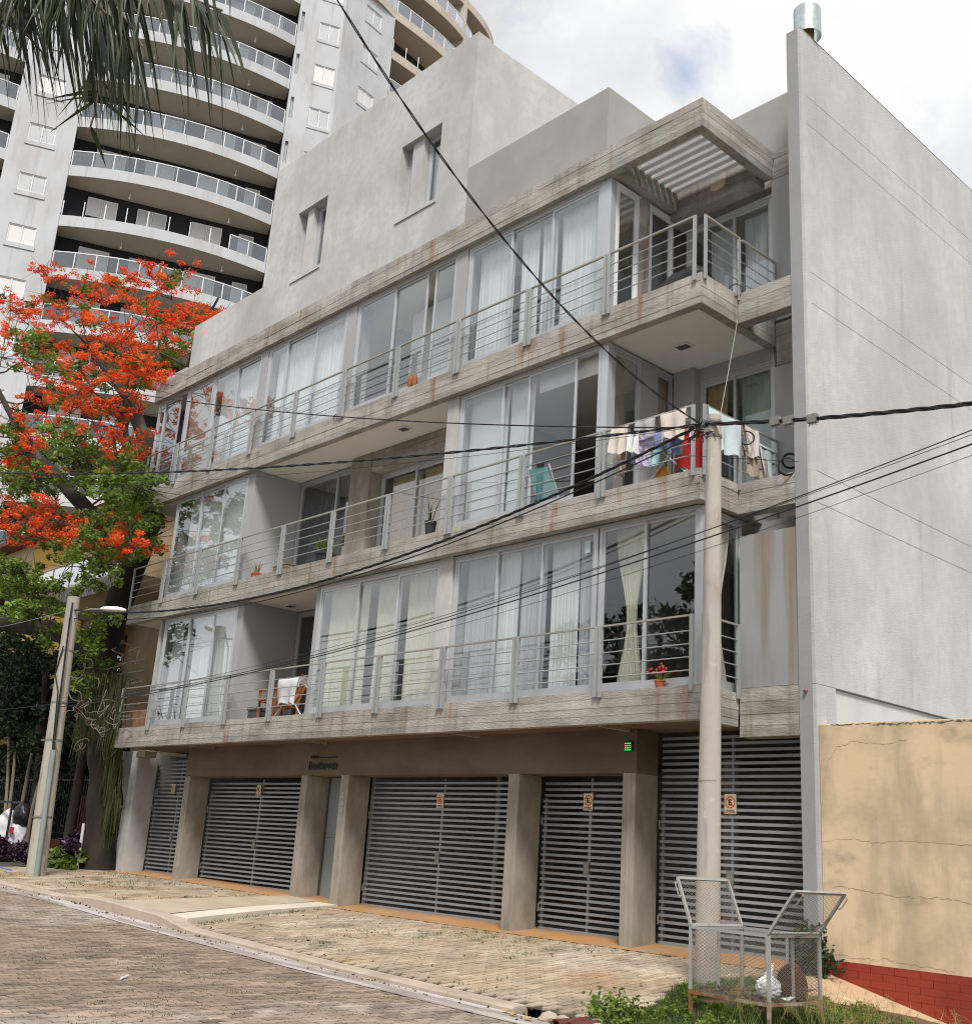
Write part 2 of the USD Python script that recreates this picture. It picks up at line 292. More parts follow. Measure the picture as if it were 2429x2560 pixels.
mat('tower_white', (0.49, 0.505, 0.53), 0.85, 0.06, 0.35, bump=0.1, bscale=20, stain=((0.37, 0.36, 0.35), 0.5, (1, 1, 0.5), 0.56, 0.10, 0.6), stain2=((0.34, 0.32, 0.30), 1.4, (1.5, 1.5, 0.12), 0.62, 0.06, 0.5))
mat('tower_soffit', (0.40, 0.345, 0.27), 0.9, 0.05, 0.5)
mat('tower_slab_tan', (0.46, 0.40, 0.33), 0.9, 0.08, 0.6, stain=((0.56, 0.52, 0.47), 0.7, (1, 1, 1), 0.55, 0.1, 0.6))
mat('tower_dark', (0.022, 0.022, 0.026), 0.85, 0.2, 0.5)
mat('tower_glass', (0.40, 0.43, 0.455), 0.14, 0.12, 0.9, spec=0.7)
mat('tower_pane', (0.50, 0.52, 0.535), 0.12, 0.15, 0.5, spec=0.8)
mat('tower_blind', (0.62, 0.62, 0.62), 0.5, 0.03, 0.5, spec=0.6)
mat('tower_frame', (0.72, 0.73, 0.75), 0.5, 0.02, 1.0)
mat('lamp_white', (0.8, 0.8, 0.78), 0.4, 0.02)
mat('bark', (0.030, 0.023, 0.018), 0.95, 0.35, 3.0, (1, 1, 0.4), bump=0.9, bscale=9, stain=((0.13, 0.115, 0.095), 2.0, (1, 1, 0.6), 0.63, 0.06, 0.5))
mat('bark_pale', (0.19, 0.155, 0.115), 0.9, 0.25, 3.0, (1, 1, 0.4), bump=0.5, bscale=12)
mat('twig', (0.075, 0.055, 0.04), 0.95, 0.3, 3.0)
mat('leaf_green', (0.15, 0.23, 0.032), 0.55, 0.3, 0.7, tone=0.55, trans=0.35)
mat('leaf_dark', (0.028, 0.048, 0.016), 0.6, 0.3, 0.9, tone=0.55, trans=0.2)
mat('blossom', (0.78, 0.115, 0.018), 0.6, 0.12, 0.8, col2=(0.80, 0.15, 0.02), tone=0.30, trans=0.35)
mat('moss_strands', (0.046, 0.052, 0.016), 0.9, 0.3, 2.0, tone=0.45, trans=0.2)
mat('leaf_purple', (0.035, 0.014, 0.028), 0.45, 0.4, 4.0, tone=0.5)
mat('grass_blade', (0.065, 0.115, 0.022), 0.6, 0.25, 2.0, tone=0.5, trans=0.3)
mat('grass_dry', (0.33, 0.25, 0.10), 0.8, 0.2, 2.0, tone=0.4, trans=0.2)
mat('dry_plant', (0.30, 0.17, 0.085), 0.9, 0.3, 3.0, tone=0.4)
mat('palm_leaf', (0.036, 0.046, 0.020), 0.5, 0.35, 3.0, tone=0.5, trans=0.15)
mat('sansevieria', (0.17, 0.19, 0.07), 0.5, 0.35, 12.0, tone=0.3)
mat('terracotta', (0.42, 0.115, 0.04), 0.8, 0.12, 4.0)
mat('pot_black', (0.03, 0.033, 0.036), 0.6, 0.2, 4.0)
mat('flower_pink', (0.6, 0.2, 0.2), 0.7, 0.2, 4.0)
mat('flower_red', (0.62, 0.06, 0.03), 0.7, 0.2, 4.0)
mat('wood_orange', (0.33, 0.125, 0.045), 0.6, 0.25, 3.0, (1, 1, 6), bump=0.2)
mat('wood_stump', (0.24, 0.13, 0.06), 0.8, 0.4, 6.0, (1, 1, 0.4), bump=0.6, bscale=15)
mat('wood_weathered', (0.22, 0.16, 0.115), 0.85, 0.25, 5.0, (0.3, 1, 4), bump=0.3)
mat('wood_frame_brown', (0.25, 0.115, 0.04), 0.6, 0.2, 3.0)
mat('crate_grey', (0.07, 0.08, 0.09), 0.5, 0.1, 4.0)
mat('cloth_white', (0.72, 0.73, 0.75), 0.9, 0.05, 3.0, trans=0.15)
mat('cloth_cream', (0.66, 0.58, 0.52), 0.95, 0.08, 8.0, bump=0.3, bscale=90, trans=0.1)
mat('cloth_grey', (0.36, 0.36, 0.37), 0.95, 0.2, 14.0, bump=0.3, bscale=60)
mat('cloth_red', (0.42, 0.022, 0.02), 0.9, 0.15, 4.0)
mat('cloth_blue', (0.16, 0.21, 0.40), 0.9, 0.15, 4.0)
mat('cloth_teal', (0.03, 0.22, 0.27), 0.9, 0.2, 4.0)
mat('cloth_aqua', (0.40, 0.66, 0.68), 0.9, 0.08, 4.0, trans=0.15)
mat('cloth_pale', (0.62, 0.72, 0.74), 0.9, 0.08, 5.0, trans=0.15)
mat('cloth_lilac', (0.45, 0.40, 0.56), 0.9, 0.3, 16.0, (1, 1, 5))
mat('cloth_beige_spots', (0.40, 0.32, 0.25), 0.9, 0.1, 4.0, stain=((0.12, 0.08, 0.06), 24.0, (1, 1, 1), 0.62, 0.02, 0.9))
mat('sheer_aqua', (0.22, 0.58, 0.60), 0.6, 0.1)
mat('box_orange', (0.62, 0.24, 0.05), 0.7, 0.3, 12.0)
mat('house_yellow', (0.62, 0.40, 0.08), 0.9, 0.1, 0.7)
mat('house_cream', (0.60, 0.47, 0.31), 0.9, 0.08, 0.7, stain=((0.40, 0.28, 0.17), 0.8, (1, 1, 0.6), 0.6, 0.1, 0.5))
mat('mosaic', (0.42, 0.40, 0.36), 0.8, 0.3, 6.0, stain=((0.05, 0.045, 0.04), 9.0, (3, 3, 0.6), 0.52, 0.03, 0.9))
mat('awning_white', (0.66, 0.62, 0.56), 0.8, 0.08, 1.0)
mat('roof_tile', (0.15, 0.055, 0.03), 0.85, 0.25, 2.0, (1, 5, 1), bump=0.4)
mat('iron_black', (0.02, 0.02, 0.022), 0.5, 0.2, 3.0)
mat('gate_red', (0.11, 0.030, 0.020), 0.7, 0.2, 3.0)
mat('neighbour_white', (0.60, 0.60, 0.58), 0.9, 0.07, 0.8, stain=((0.35, 0.34, 0.31), 1.0, (1, 1, 0.5), 0.6, 0.1, 0.5))
N = {'e': ('emission', {'color': (0.02, 1.0, 0.18), 'strength': 0.5})}
MATS['led_green'] = usdkit.material(stage, '/World/Looks/led_green', N, [], surface='e.emission')
# ---------------------------------------------------------------- the ground
def zf(x): return np.interp(x, [-40, -17, -14.2, -9.7, -8.4, -4, 1.0, 1.6, 2.2, 3.0, 14], [0.45, 0.29, 0.285, 0.22, 0.165, 0.145, 0.15, 0.05, -0.10, -0.25, -0.30])
def zk(x): return np.interp(x, [-40, -20, -13.8, -10, -7.2, -3.3, 0.84, 14], [0.45, 0.22, 0.135, 0.07, -0.04, -0.15, -0.225, -0.27])
def zpav(x, y):
    t = np.clip((0.8 - np.asarray(y, float)) / 3.7, 0, 1)
    return zf(x) * (1 - t) + zk(x) * t + np.clip(np.asarray(y, float) - 0.8, 0, 0.55) * 0.09
def zroad(x, y):
    y = np.asarray(y, float)
    return zk(x) - 0.055 - 0.012 * np.clip(-3.1 - y, 0, 6) + 0.05 * noise2(x, y, 7, .55) * np.clip((-3.45 - y) / 1.2, 0, 1)

def ground_sheet(name, x0, x1, y0, y1, fz, dz, m, nx=40, ny=12, **k):
    X, Y = np.meshgrid(np.linspace(x0, x1, nx), np.linspace(y0, y1, ny), indexing='ij')
    return MB().sheet(np.stack([X, Y, fz(X, Y) + dz], -1)).build(name, m, **k)

MB().add([[-300, -300, -0.75], [300, -300, -0.75], [300, 300, -0.75], [-300, 300, -0.75]], [[0, 1, 2], [0, 2, 3]]).build('ground', 'far_ground', kind='structure')

PL, PW = 0.225, 0.1125
def paver_outline(gap=0.0095, a=0.015):
    l, w = PL - gap, PW - gap
    tt = [0, .25, .5, .75, 1]; off = [0, a, 0, a, 0]
    bot = [(t * l, o) for t, o in zip(tt, off)]; top = [(t * l, w + o) for t, o in zip(tt[::-1], off[::-1])]
    e = 0.010
    return np.array(bot + [(l + e * .8, w * .5)] + top + [(e * .8, w * .5)])
PV = paver_outline(0.012)
_tv, _tf = trimesh.creation.triangulate_polygon(_poly(PV), engine='earcut')
PVI = np.array([np.argmin(((PV - q) ** 2).sum(1)) for q in _tv])[_tf]
def paver_topology():
    n = len(PV); f = [list(t) for t in PVI]
    for i in range(n):
        j = (i + 1) % n
        f += [[n + i, n + j, j], [n + i, j, i]]
    return np.array(f)
PVF = paver_topology()

def visible(P, margin=60):
    d = np.asarray(P, float) - CAM
    z = d @ CF
    u, v = d @ CX / z * FPX + W0 / 2, d @ CYD / z * FPX + H0 / 2
    return (z > 0.1) & (u > -margin) & (u < W0 + margin) & (v > -margin) & (v < H0 + margin)

def lay_pavers(holder, x0, x1, y0, y1, fz, m, along='x', keep=None, seed=3, lift=0.0):
    rn = np.random.default_rng(seed); items = []
    if along == 'x':
        nr, nc = int((y1 - y0) / PW), int((x1 - x0) / PL) + 2
    else:
        nr, nc = int((x1 - x0) / PW), int((y1 - y0) / PL) + 2
    for i in range(nr):
        for j in range(nc):
            a = (j - (0.5 if i % 2 else 0)) * PL; b = i * PW
            P = PV + [a, b]
            if along == 'x':
                P = P + [x0, y0]
            else:
                P = np.c_[x1 - P[:, 1], y0 + P[:, 0]]
            c = P.mean(0)
            if c[0] < x0 or c[0] > x1 or c[1] < y0 or c[1] > y1 or (keep and not keep(c[0], c[1])):
                continue
            items.append((c, P))
    cs = np.array([c for c, _ in items]); zc = fz(cs[:, 0], cs[:, 1])
    P3 = np.c_[cs, zc]; vis = visible(P3); dist = np.linalg.norm(P3 - CAM, axis=1) + np.where(vis, 0, 1e3)
    order = np.argsort(dist); near = set(order[:300].tolist())
    rest = MB()
    for k, (c, P) in enumerate(items):
        tilt = rn.normal(0, 0.012, 2); dz = rn.normal(0, 0.0022) + lift
        ctr = P.mean(0); Q = ctr + (P - ctr) * 0.975
        zt = fz(Q[:, 0], Q[:, 1]) + dz + (Q - ctr) @ tilt
        zb = fz(P[:, 0], P[:, 1]) - 0.04 + lift
        v = np.vstack([np.c_[Q, zt], np.c_[P, zb]])
        tone = float(np.clip(0.5 + rn.normal(0, 0.22), 0, 1))
        if k in near:
            MB().add(v, PVF, tone).build('paver', m, holder)
        else:
            rest.add(v, PVF, tone)
    rest.build('farther_pavers', m, holder, kind='stuff')

road = group('road'); tag(stage.GetPrimAtPath(road), kind='structure')
ground_sheet('paver_bed', -60, 26, -18, -3.36, zroad, -0.014, 'joint_dirt', 60, 12, parent=road)
lay_pavers(road, -24, 4.6, -8.6, -3.40, zroad, 'road_paver', 'y', seed=5)
ground_sheet('gutter', -40, 20, -3.44, -3.02, zroad, 0.006, 'gutter_wash', 60, 3, kind='structure')

def kerb_height(x): return np.interp(x, [-11.2, -9.6, -7.45, -6.65, 0.5, 1.2], [0.0, 0.095, 0.095, 0.0, 0.0, 0.04])
kerb = group('kerb'); tag(stage.GetPrimAtPath(kerb), kind='structure')
xs = np.arange(-30, 15.0, 1.0)
for a in xs:
    if 0.45 < a + 0.5 < 0.55 or abs(a - 1.0) < 0.01:
        continue
    b = a + 0.992; n = 5; m = MB(); X = np.linspace(a, b, n); top = zk(X) + kerb_height(X)
    prof = lambda x, t: [(x, -3.02, t - 0.35), (x, -3.015, t - 0.02), (x, -2.995, t), (x, -2.80, t + 0.006), (x, -2.80, t - 0.35)]
    v = [prof(x, t) for x, t in zip(X, top)]; f = []
    for i in range(n - 1):
        for j in range(5):
            p, q = i * 5 + j, i * 5 + (j + 1) % 5
            f += [[p, q, q + 5], [p, q + 5, p + 5]]
    f += [[0, 2, 1], [0, 3, 2], [0, 4, 3]]; e = (n - 1) * 5; f += [[e, e + 1, e + 2], [e, e + 2, e + 3], [e, e + 3, e + 4]]
    m.add(np.array(v).reshape(-1, 3), f); m.build('kerb_stone', 'kerb_concrete', kerb)

def grass_edge(y): return np.interp(y, [-3.2, -1.7, -0.64, 0.9], [1.32, 0.80, 0.36, 1.18])
def path_left(y): return np.interp(y, [-3.0, -1.2, 0.8], [-9.35, -9.55, -9.85])
def path_right(y): return np.interp(y, [-3.0, -1.2, 0.8], [-6.95, -7.65, -8.28])
pavement = group('pavement'); tag(stage.GetPrimAtPath(pavement), kind='structure')
ground_sheet('paver_bed', -30, 1.4, -2.82, 1.0, zpav, -0.016, 'joint_dirt', 60, 10, parent=pavement)
lay_pavers(pavement, -18.5, 1.4, -2.79, 0.62, zpav, 'pavement_paver', 'y', keep=lambda x, y: x < grass_edge(y) - 0.05 and not (path_left(y) < x < path_right(y) + 0.04), seed=8)
# the concrete path across the pavement, raised above the pavers, with a pale edge
def zpath(x, y):
    t = np.clip((0.8 - y) / 3.6, 0, 1)
    return zpav(x, y) + 0.03 + 0.055 * t
Y = np.linspace(-2.79, 0.8, 12); m = MB(); P = []
for y in Y:
    P.append([[x, y, zpath(x, y)] for x in np.linspace(path_left(y), path_right(y) - 0.62, 6)])
m.sheet(np.array(P)); pl_ = np.array(P)[:, 0]; m.sheet(np.stack([pl_ - [0, 0, 0.12], pl_], 1))
e_ = np.array(P)[0]; m.sheet(np.stack([e_ - [0, 0, .2], e_], 0)); m.build('path', 'path_concrete', kind='structure')
m = MB(); P = np.array([[[path_right(y) - 0.615, y, zpath(path_right(y), y) - 0.1], [path_right(y) - 0.615, y, zpath(path_right(y), y) + 0.012], [path_right(y), y, zpath(path_right(y), y) + 0.004], [path_right(y), y, zpath(path_right(y), y) - 0.12]] for y in Y])
m.sheet(P[:, :, :]); e_ = P[0][[1, 2]]; m.sheet(np.stack([e_ - [0, 0, .25], e_], 0)); m.build('path_edge', 'path_edge', kind='structure')
ground_sheet('apron', -17.2, 0.95, 0.60, 1.42, zpav, 0.004, 'apron_concrete', 60, 6, kind='structure')
# rough verge on the right
def zverge(x, y): return np.minimum(zpav(x, y), np.interp(x, [0.3, 1.2, 2.5, 14], [0.08, -0.02, -0.10, -0.15])) - 0.02 + 0.05 * noise2(x, y, 4, 2.5) * np.clip((np.asarray(x) - 0.6) / 1, 0, 1)
X, Yg = np.meshgrid(np.linspace(0.25, 14, 60), np.linspace(-2.81, 0.9, 24), indexing='ij')
Xs = np.maximum(X, grass_edge(Yg) - 0.12)
MB().sheet(np.stack([Xs, Yg, zverge(Xs, Yg)], -1)).build('verge', 'soil', kind='structure')
ground_sheet('garden_ground', -60, -18.6, -2.81, 14, zpav, -0.03, 'soil', 20, 10, kind='structure')
ground_sheet('side_ground', -18.6, -17.0, 0.6, 14, zpav, -0.02, 'soil', 4, 8, kind='structure')

# ---------------------------------------------------------------- the apartment building
B = group('apartment_building', label='four-storey bare concrete apartment building with grey railings and garage gates', cat='building')
S = {1: (3.0, 3.44, -16.35), 2: (5.9, 6.34, -16.72), 3: (8.80, 9.28, -16.95), 4: (11.71, 12.2, -17.12)}
def front(y0): return lambda v: np.c_[v[:, 0], y0 + v[:, 1], v[:, 2]]
def side(x0): return lambda v: np.c_[x0 - v[:, 1], v[:, 0], v[:, 2]]

def board_beam(m, u0, u1, z0, z1, thick, seed, rows=4, core=None):
    r = random.Random(seed)
    m.box(u0 + 0.002 if core is None else core, u1 - 0.002, 0.010, thick, z0 + (0.0 if core is None else 0.001), z1)
    hs = [1 + r.uniform(-0.18, 0.18) for _ in range(rows)]; zz = np.r_[0, np.cumsum(hs)] / sum(hs) * (z1 - z0) + z0
    for i in range(rows):
        u = u0 - (r.uniform(0, 2.2) if i else 0)
        while u < u1:
            e = min(u1, u + r.uniform(2.2, 3.4))
            a = max(u0, u)
            if e - a > 0.05:
                d = r.uniform(0.0, 0.0085)
                lo, hi = zz[i] + (0.0035 if i else 0.001), zz[i + 1] - (0.0035 if i < rows - 1 else 0.001)
                m.box(a + 0.0018, e - 0.0018, d, 0.012, lo, hi, tone=r.uniform(0.0, 0.45) if i == 0 else r.uniform(0.25, 1.0))
            u = e
    return m

for k, (z0, z1, L) in S.items():
    board_beam(MB(front(0.0)), L, -0.012, z0, z1, 0.16, 10 + k).build('beam', 'board_concrete', B)
    if k > 1:
        yr = 1.86 if k < 4 else 1.86
        board_beam(MB(side(0.0)), 0.0, yr, z0, z1, 0.16, 20 + k, core=0.163).build('return_beam', 'board_concrete', B)
    else:
        board_beam(MB(side(0.0)), 0.0, 0.86, z0, z1, 0.16, 21, core=0.163).build('return_beam', 'board_concrete', B)
    if k in (2, 3):
        board_beam(MB(front(0.87)), 0.002, 0.897, z0, z1, 0.2, 30 + k, 3).build('connecting_beam', 'board_concrete', B)
board_beam(MB(front(0.87)), 0.004, 0.897, 2.87, 3.50, 0.25, 31, 4).build('connecting_beam', 'board_concrete', B)
board_beam(MB(front(1.862)), 0.004, 0.897, 11.71, 12.2, 0.2, 34).build('connecting_beam', 'board_concrete', B)
for k in (2, 3):
    board_beam(MB(front(1.862)), 0.004, 0.897, S[k][0] - 0.32, S[k][1] - 0.1, 0.2, 36 + k, 3).build('rear_beam', 'board_concrete', B)
# slabs with pale ceilings set back behind the beams
for k, (z0, z1, L) in S.items():
    if k == 4:
        MB().box(L + 0.05, -1.90, 0.165, 14, z0 + 0.04, z1 - 0.02).box(-1.897, 0.895, 2.07, 14, z0 + 0.04, z1 - 0.02).build('roof_slab', 'ceiling_white', B)
    elif k == 1:
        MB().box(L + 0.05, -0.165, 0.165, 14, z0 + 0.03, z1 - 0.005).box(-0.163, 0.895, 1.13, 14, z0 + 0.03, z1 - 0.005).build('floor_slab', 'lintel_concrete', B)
    else:
        MB().box(L + 0.05, -0.165, 0.165, 1.855, z0 + 0.035, z1 - 0.005).box(L + 0.05, 0.895, 2.07, 14, z0 + 0.035, z1 - 0.005).box(L + 0.05, -0.165, 1.857, 2.068, z0 + 0.035, z1 - 0.005).build('floor_slab', 'ceiling_white', B)

def window(parent, xf, u0, u1, z0, z1, div=(), skip=(), frame='aluminium', fw=0.055, name='window', depth=0.09, rails=True, head=0.0):
    g = group(name, parent)
    m = MB(xf)
    m.box(u0, u0 + fw, 0, depth, z0, z1).box(u1 - fw, u1, 0, depth, z0, z1)
    m.box(u0 + fw, u1 - fw, 0, depth, z1 - fw - head, z1).box(u0 + fw, u1 - fw, 0.0, depth, z0, z0 + fw * 1.2)
    m.box(u0 - 0.01, u1 + 0.01, -0.02, -0.002, z1 - 0.022, z1 + 0.004)
    edges = [u0 + fw] + [d for d in div] + [u1 - fw]
    za, zb = z0 + fw * 1.2, z1 - fw - head
    for i in range(len(edges) - 1):
        a = edges[i] - (0.025 if i else 0); b = edges[i + 1] + (0.025 if i < len(edges) - 2 else 0)
        if i in skip:
            continue
        w = 0.012 + 0.028 * (i % 2); s = 0.045
        m.box(a, a + s, w, w + 0.026, za, zb).box(b - s, b, w, w + 0.026, za, zb)
        m.box(a + s, b - s, w, w + 0.026, zb - s, zb).box(a + s, b - s, w, w + 0.026, za, za + s * 1.5)
        MB(xf).box(a + s - 0.004, b - s + 0.004, w + 0.009, w + 0.015, za + s * 1.5 - 0.004, zb - s + 0.004).build('pane', 'window_glass', g)
    m.build('frame', frame, g)
    return g

def curtain(xf, u0, u1, z0, z1, m, label, w=0.20, folds=None, amp=0.03, gather=None, grp='curtains behind the balcony windows', name='curtain'):
    n = max(24, int((u1 - u0) * 80)); nz = 9 if gather else 4
    r = random.Random(hash(label) % 1000 if False else sum(map(ord, label)))
    f = (folds or (u1 - u0) * 9); ph = r.uniform(0, 6)
    t = np.linspace(0, 1, n); zz = np.linspace(0, 1, nz); P = np.zeros((n, nz, 3))
    wob = 0.55 + 0.45 * np.sin(t * 7.3 + ph * 2) * np.sin(t * 17 + ph)
    warp = t + (0.30 / max(f, 2)) * np.sin(t * f * 2.1 + ph) + (0.5 / max(f, 2)) * np.sin(t * f * 0.9 + ph * 3)
    for j, q in enumerate(zz):
        uu = t.copy()
        if gather:
            c, hz, wmin = gather
            k = 1 - (1 - wmin) * math.exp(-((q - hz) / 0.33) ** 2)
            uu = c + (t - c) * k
        P[:, j, 0] = u0 + (u1 - u0) * uu + 0.008 * np.sin(t * f * 3.1 + q * 3)
        P[:, j, 1] = w + amp * (wob * np.sin(warp * f * 2 * np.pi + ph + 0.9 * np.sin(q * 2 + t * 4)) + .25 * np.sin(t * f * 13 + ph)) * (1.0 - 0.35 * q)
        P[:, j, 2] = z0 + (z1 - z0) * q
    return MB(xf).sheet(P).build(name, m, label=label, cat='curtain', grp=grp, smooth=True)

F2, F3, F4 = front(0.20), front(0.15), front(0.12)
# first floor of flats (lowest)
window(B, F2, -15.11, -11.93, 3.455, 5.885, (-13.98, -12.9))
window(B, F2, -8.95, -5.45, 3.455, 5.885, (-7.74, -6.58), head=0.03)
window(B, F2, -5.10, -1.96, 3.455, 5.885, (-4.09, -3.09))
window(B, F2, -1.925, -0.16, 3.455, 5.885, (-1.09,))
window(B, side(-0.115), 0.31, 1.12, 3.455, 5.87, (), name='side_window')
MB().box(-0.158, -0.10, 0.20, 0.308, 3.455, 5.885).build('corner_post', 'aluminium', B)
# second floor
window(B, F3, -15.30, -12.10, 6.355, 8.785, (-14.14, -13.11))
window(B, F3, -5.20, -1.97, 6.355, 8.785, (-4.14, -3.52, -2.50), skip=(3,))
MB().box(-1.965, -1.83, 0.15, 0.26, 6.345, 8.80).build('corner_post', 'aluminium', B)
window(B, side(-1.85), 0.265, 0.98, 6.355, 8.785, (), name='side_window')
MB().box(-1.95, -1.84, 0.985, 1.30, 6.345, 8.80).build('jamb', 'wall_shade_grey', B)
window(B, side(-1.86), 1.305, 1.80, 6.355, 8.785, (), name='side_door')
# top floor
window(B, F4, -17.05, -15.50, 9.295, 11.70, (-16.72, -15.96), skip=(2,))
window(B, F4, -15.49, -14.25, 9.295, 11.70, (), name='window')
window(B, F4, -14.24, -12.15, 9.295, 11.70, (-13.18,))
window(B, F4, -11.86, -8.90, 9.295, 11.70, (-11.12, -10.0))
window(B, F4, -8.56, -5.55, 9.295, 11.70, (-7.36, -6.42, -6.17), skip=(2,))
window(B, F4, -5.22, -2.03, 9.295, 11.70, (-4.12, -3.13), head=0.02)
MB().box(-2.028, -1.85, 0.12, 0.24, 9.285, 11.70).build('corner_post', 'aluminium', B)
window(B, side(-1.85), 0.245, 0.82, 9.295, 11.66, (), frame='white_frame', name='side_window')
MB().box(-1.95, -1.84, 0.825, 1.07, 9.285, 11.70).build('jamb', 'board_concrete', B)
window(B, side(-1.855), 1.075, 1.72, 9.295, 11.66, (), frame='white_frame', name='side_door')
# piers between the windows
for x0, x1, y0, z0, z1, d in ((-12.13, -11.87, 0.10, 9.28, 11.71, 0.4), (-8.885, -8.575, 0.10, 9.28, 11.71, 0.4), (-5.54, -5.235, 0.10, 9.28, 11.71, 0.4),
                              (-5.50, -5.21, 0.12, 6.34, 8.80, 1.4), (-5.44, -5.115, 0.16, 3.44, 5.90, 0.4)):
    MB().box(x0, x1, y0, y0 + d, z0, z1).build('pier', 'wall_shade_grey' if z0 > 9 else 'pier_concrete' if z0 < 3 else 'panel_grey' if False else 'plaster_grey', B)
# recessed balconies
MB().box(-12.095, -11.82, 0.15, 1.40, 6.34, 8.83).build('recess_wall', 'wall_shade_grey', B)
window(B, front(1.30), -11.80, -9.55, 6.345, 8.80, (-10.42,))
MB().box(-9.53, -8.86, 1.02, 1.40, 6.34, 8.83).build('pier', 'pier_concrete', B)
board_beam(MB(front(1.03)), -8.85, -5.51, 8.42, 8.82, 0.3, 77, 3).build('lintel', 'board_concrete', B)
window(B, front(1.30), -8.84, -5.51, 6.345, 8.41, (-7.75, -6.7))
MB().box(-11.925, -11.70, 0.20, 1.62, 3.44, 5.93).build('recess_wall', 'wall_shade_grey', B)
window(B, front(1.52), -11.68, -9.1, 3.445, 5.90, (-10.5,), name='window')
MB().box(-9.07, -8.96, 0.20, 1.62, 3.44, 5.93).build('recess_wall', 'wall_shade_grey', B)
# left end: stepped walls beside the last windows
for k in (1, 2):
    z0, z1 = S[k][1], S[k + 1][0] + 0.03
    MB().box(-15.40, -15.32, 0.22, 2.2, z0, z1).build('end_wall', 'plaster_grey', B)
    MB().box(-17.3, -16.75, 1.5, 2.0, z0, z1).build('end_pier', 'pier_concrete', B)
    MB().box(-16.74, -15.41, 2.05, 2.2, z0, z1).build('end_wall', 'garage_dark', B)
# corner balconies
for (z0, z1, nm) in ((9.28, 11.46, 'top'), (6.34, 8.60, 'mid')):
    window(B, front(1.90), -1.42 if nm == 'mid' else -1.72, -0.05, z0 + 0.01, z1, (-0.78,), frame='aluminium')
    MB().box(-0.04, 0.895, 1.87, 2.05, z0 - 0.05, S[3][0] - 0.33 if nm == 'mid' else 11.70).build('corner_wall', 'wall_shade_grey', B)
MB().box(-1.83, -1.43, 1.75, 2.05, 6.34, 8.83).build('pier', 'wall_shade_grey', B)
MB().box(-1.83, -0.05, 1.88, 2.05, 8.602, 8.83).build('lintel', 'wall_shade_grey', B)
MB().box(0.012, 0.895, 0.88, 1.10, 3.505, 5.58).build('infill_panel', 'panel_grey', B)
MB().box(-0.10, 0.895, 1.45, 1.6, 3.44, 5.93).build('corner_wall', 'wall_shade_grey', B)
# pergola over the top corner balcony: boards on the beams, pale slats
board_beam(MB(side(-1.68)), 0.165, 1.60, 11.71, 12.18, 0.2, 51).build('pergola_beam', 'board_concrete', B)
board_beam(MB(front(1.62)), -1.86, -0.17, 11.60, 12.18, 0.26, 52).build('pergola_beam', 'board_concrete', B)
for i in range(8):
    y = 0.30 + i * 0.172
    MB().bar((-1.675, y, 12.02), (-0.165, y, 12.02), 0.135, 0.035, up=(0, -0.25, 1)).build('pergola_slat', 'white_frame', B)
# interiors: floors, back walls and partitions seen through the glass
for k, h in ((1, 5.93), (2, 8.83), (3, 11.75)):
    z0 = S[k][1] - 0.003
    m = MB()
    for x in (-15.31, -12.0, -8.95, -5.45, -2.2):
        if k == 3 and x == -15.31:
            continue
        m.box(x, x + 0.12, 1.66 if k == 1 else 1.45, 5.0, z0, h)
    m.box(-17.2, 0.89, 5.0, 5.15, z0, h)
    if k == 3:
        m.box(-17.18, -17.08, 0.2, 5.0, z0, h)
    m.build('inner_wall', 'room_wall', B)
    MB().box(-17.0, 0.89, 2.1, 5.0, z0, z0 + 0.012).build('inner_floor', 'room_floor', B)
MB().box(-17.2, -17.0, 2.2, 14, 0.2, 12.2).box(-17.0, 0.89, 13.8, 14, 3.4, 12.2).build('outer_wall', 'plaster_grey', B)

# penthouse storey and parapets
PW_ = MB()
z0, zt, zl = 12.203, 16.53, 13.44
def wall_with_hole(m, x0, x1, y0, y1, z0, z1, holes):
    """Front wall with rectangular openings (x0, x1, z0, z1), built as strips."""
    xs_ = x0
    for a, b, c, d in sorted(holes):
        m.box(xs_, a, y0, y1, z0, z1); m.box(a, b, y0, y1, z0, c); m.box(a, b, y0, y1, d, z1); xs_ = b
    m.box(xs_, x1, y0, y1, z0, z1)
    return m
wall_with_hole(PW_, -12.43, -5.40, 0.085, 0.42, z0, zt, [(-11.30, -10.15, 13.2, 14.9), (-7.56, -6.30, 13.2, 14.9)])
PW_.box(-5.70, -5.40, 0.42, 10, z0, zt - 0.06).box(-12.43, -12.2, 0.42, 10, z0, zt - 0.06).box(-12.2, -5.7, 9.8, 10, z0, zt - 0.06)
PW_.build('penthouse_wall', 'plaster_grey', B)
MB().box(-12.2, -5.7, 0.42, 9.8, 16.0, 16.2).build('penthouse_roof', 'room_wall', B)
MB().box(-15.64, -12.432, 0.085, 0.27, z0, zl).box(-15.64, -15.45, 0.27, 9, z0, zl - 0.002).build('parapet', 'plaster_grey', B)
MB().box(-5.398, -1.95, 0.085, 0.27, z0, zl).box(-2.13, -1.95, 0.272, 2.15, z0, zl - 0.002).build('parapet', 'parapet_grey', B)
MB().box(-1.948, 0.896, 2.0, 2.2, z0, 13.32).build('parapet', 'parapet_grey', B)
MB().box(-17.1, -15.642, 0.03, 0.25, z0, 12.31).build('flashing', 'aluminium', B)
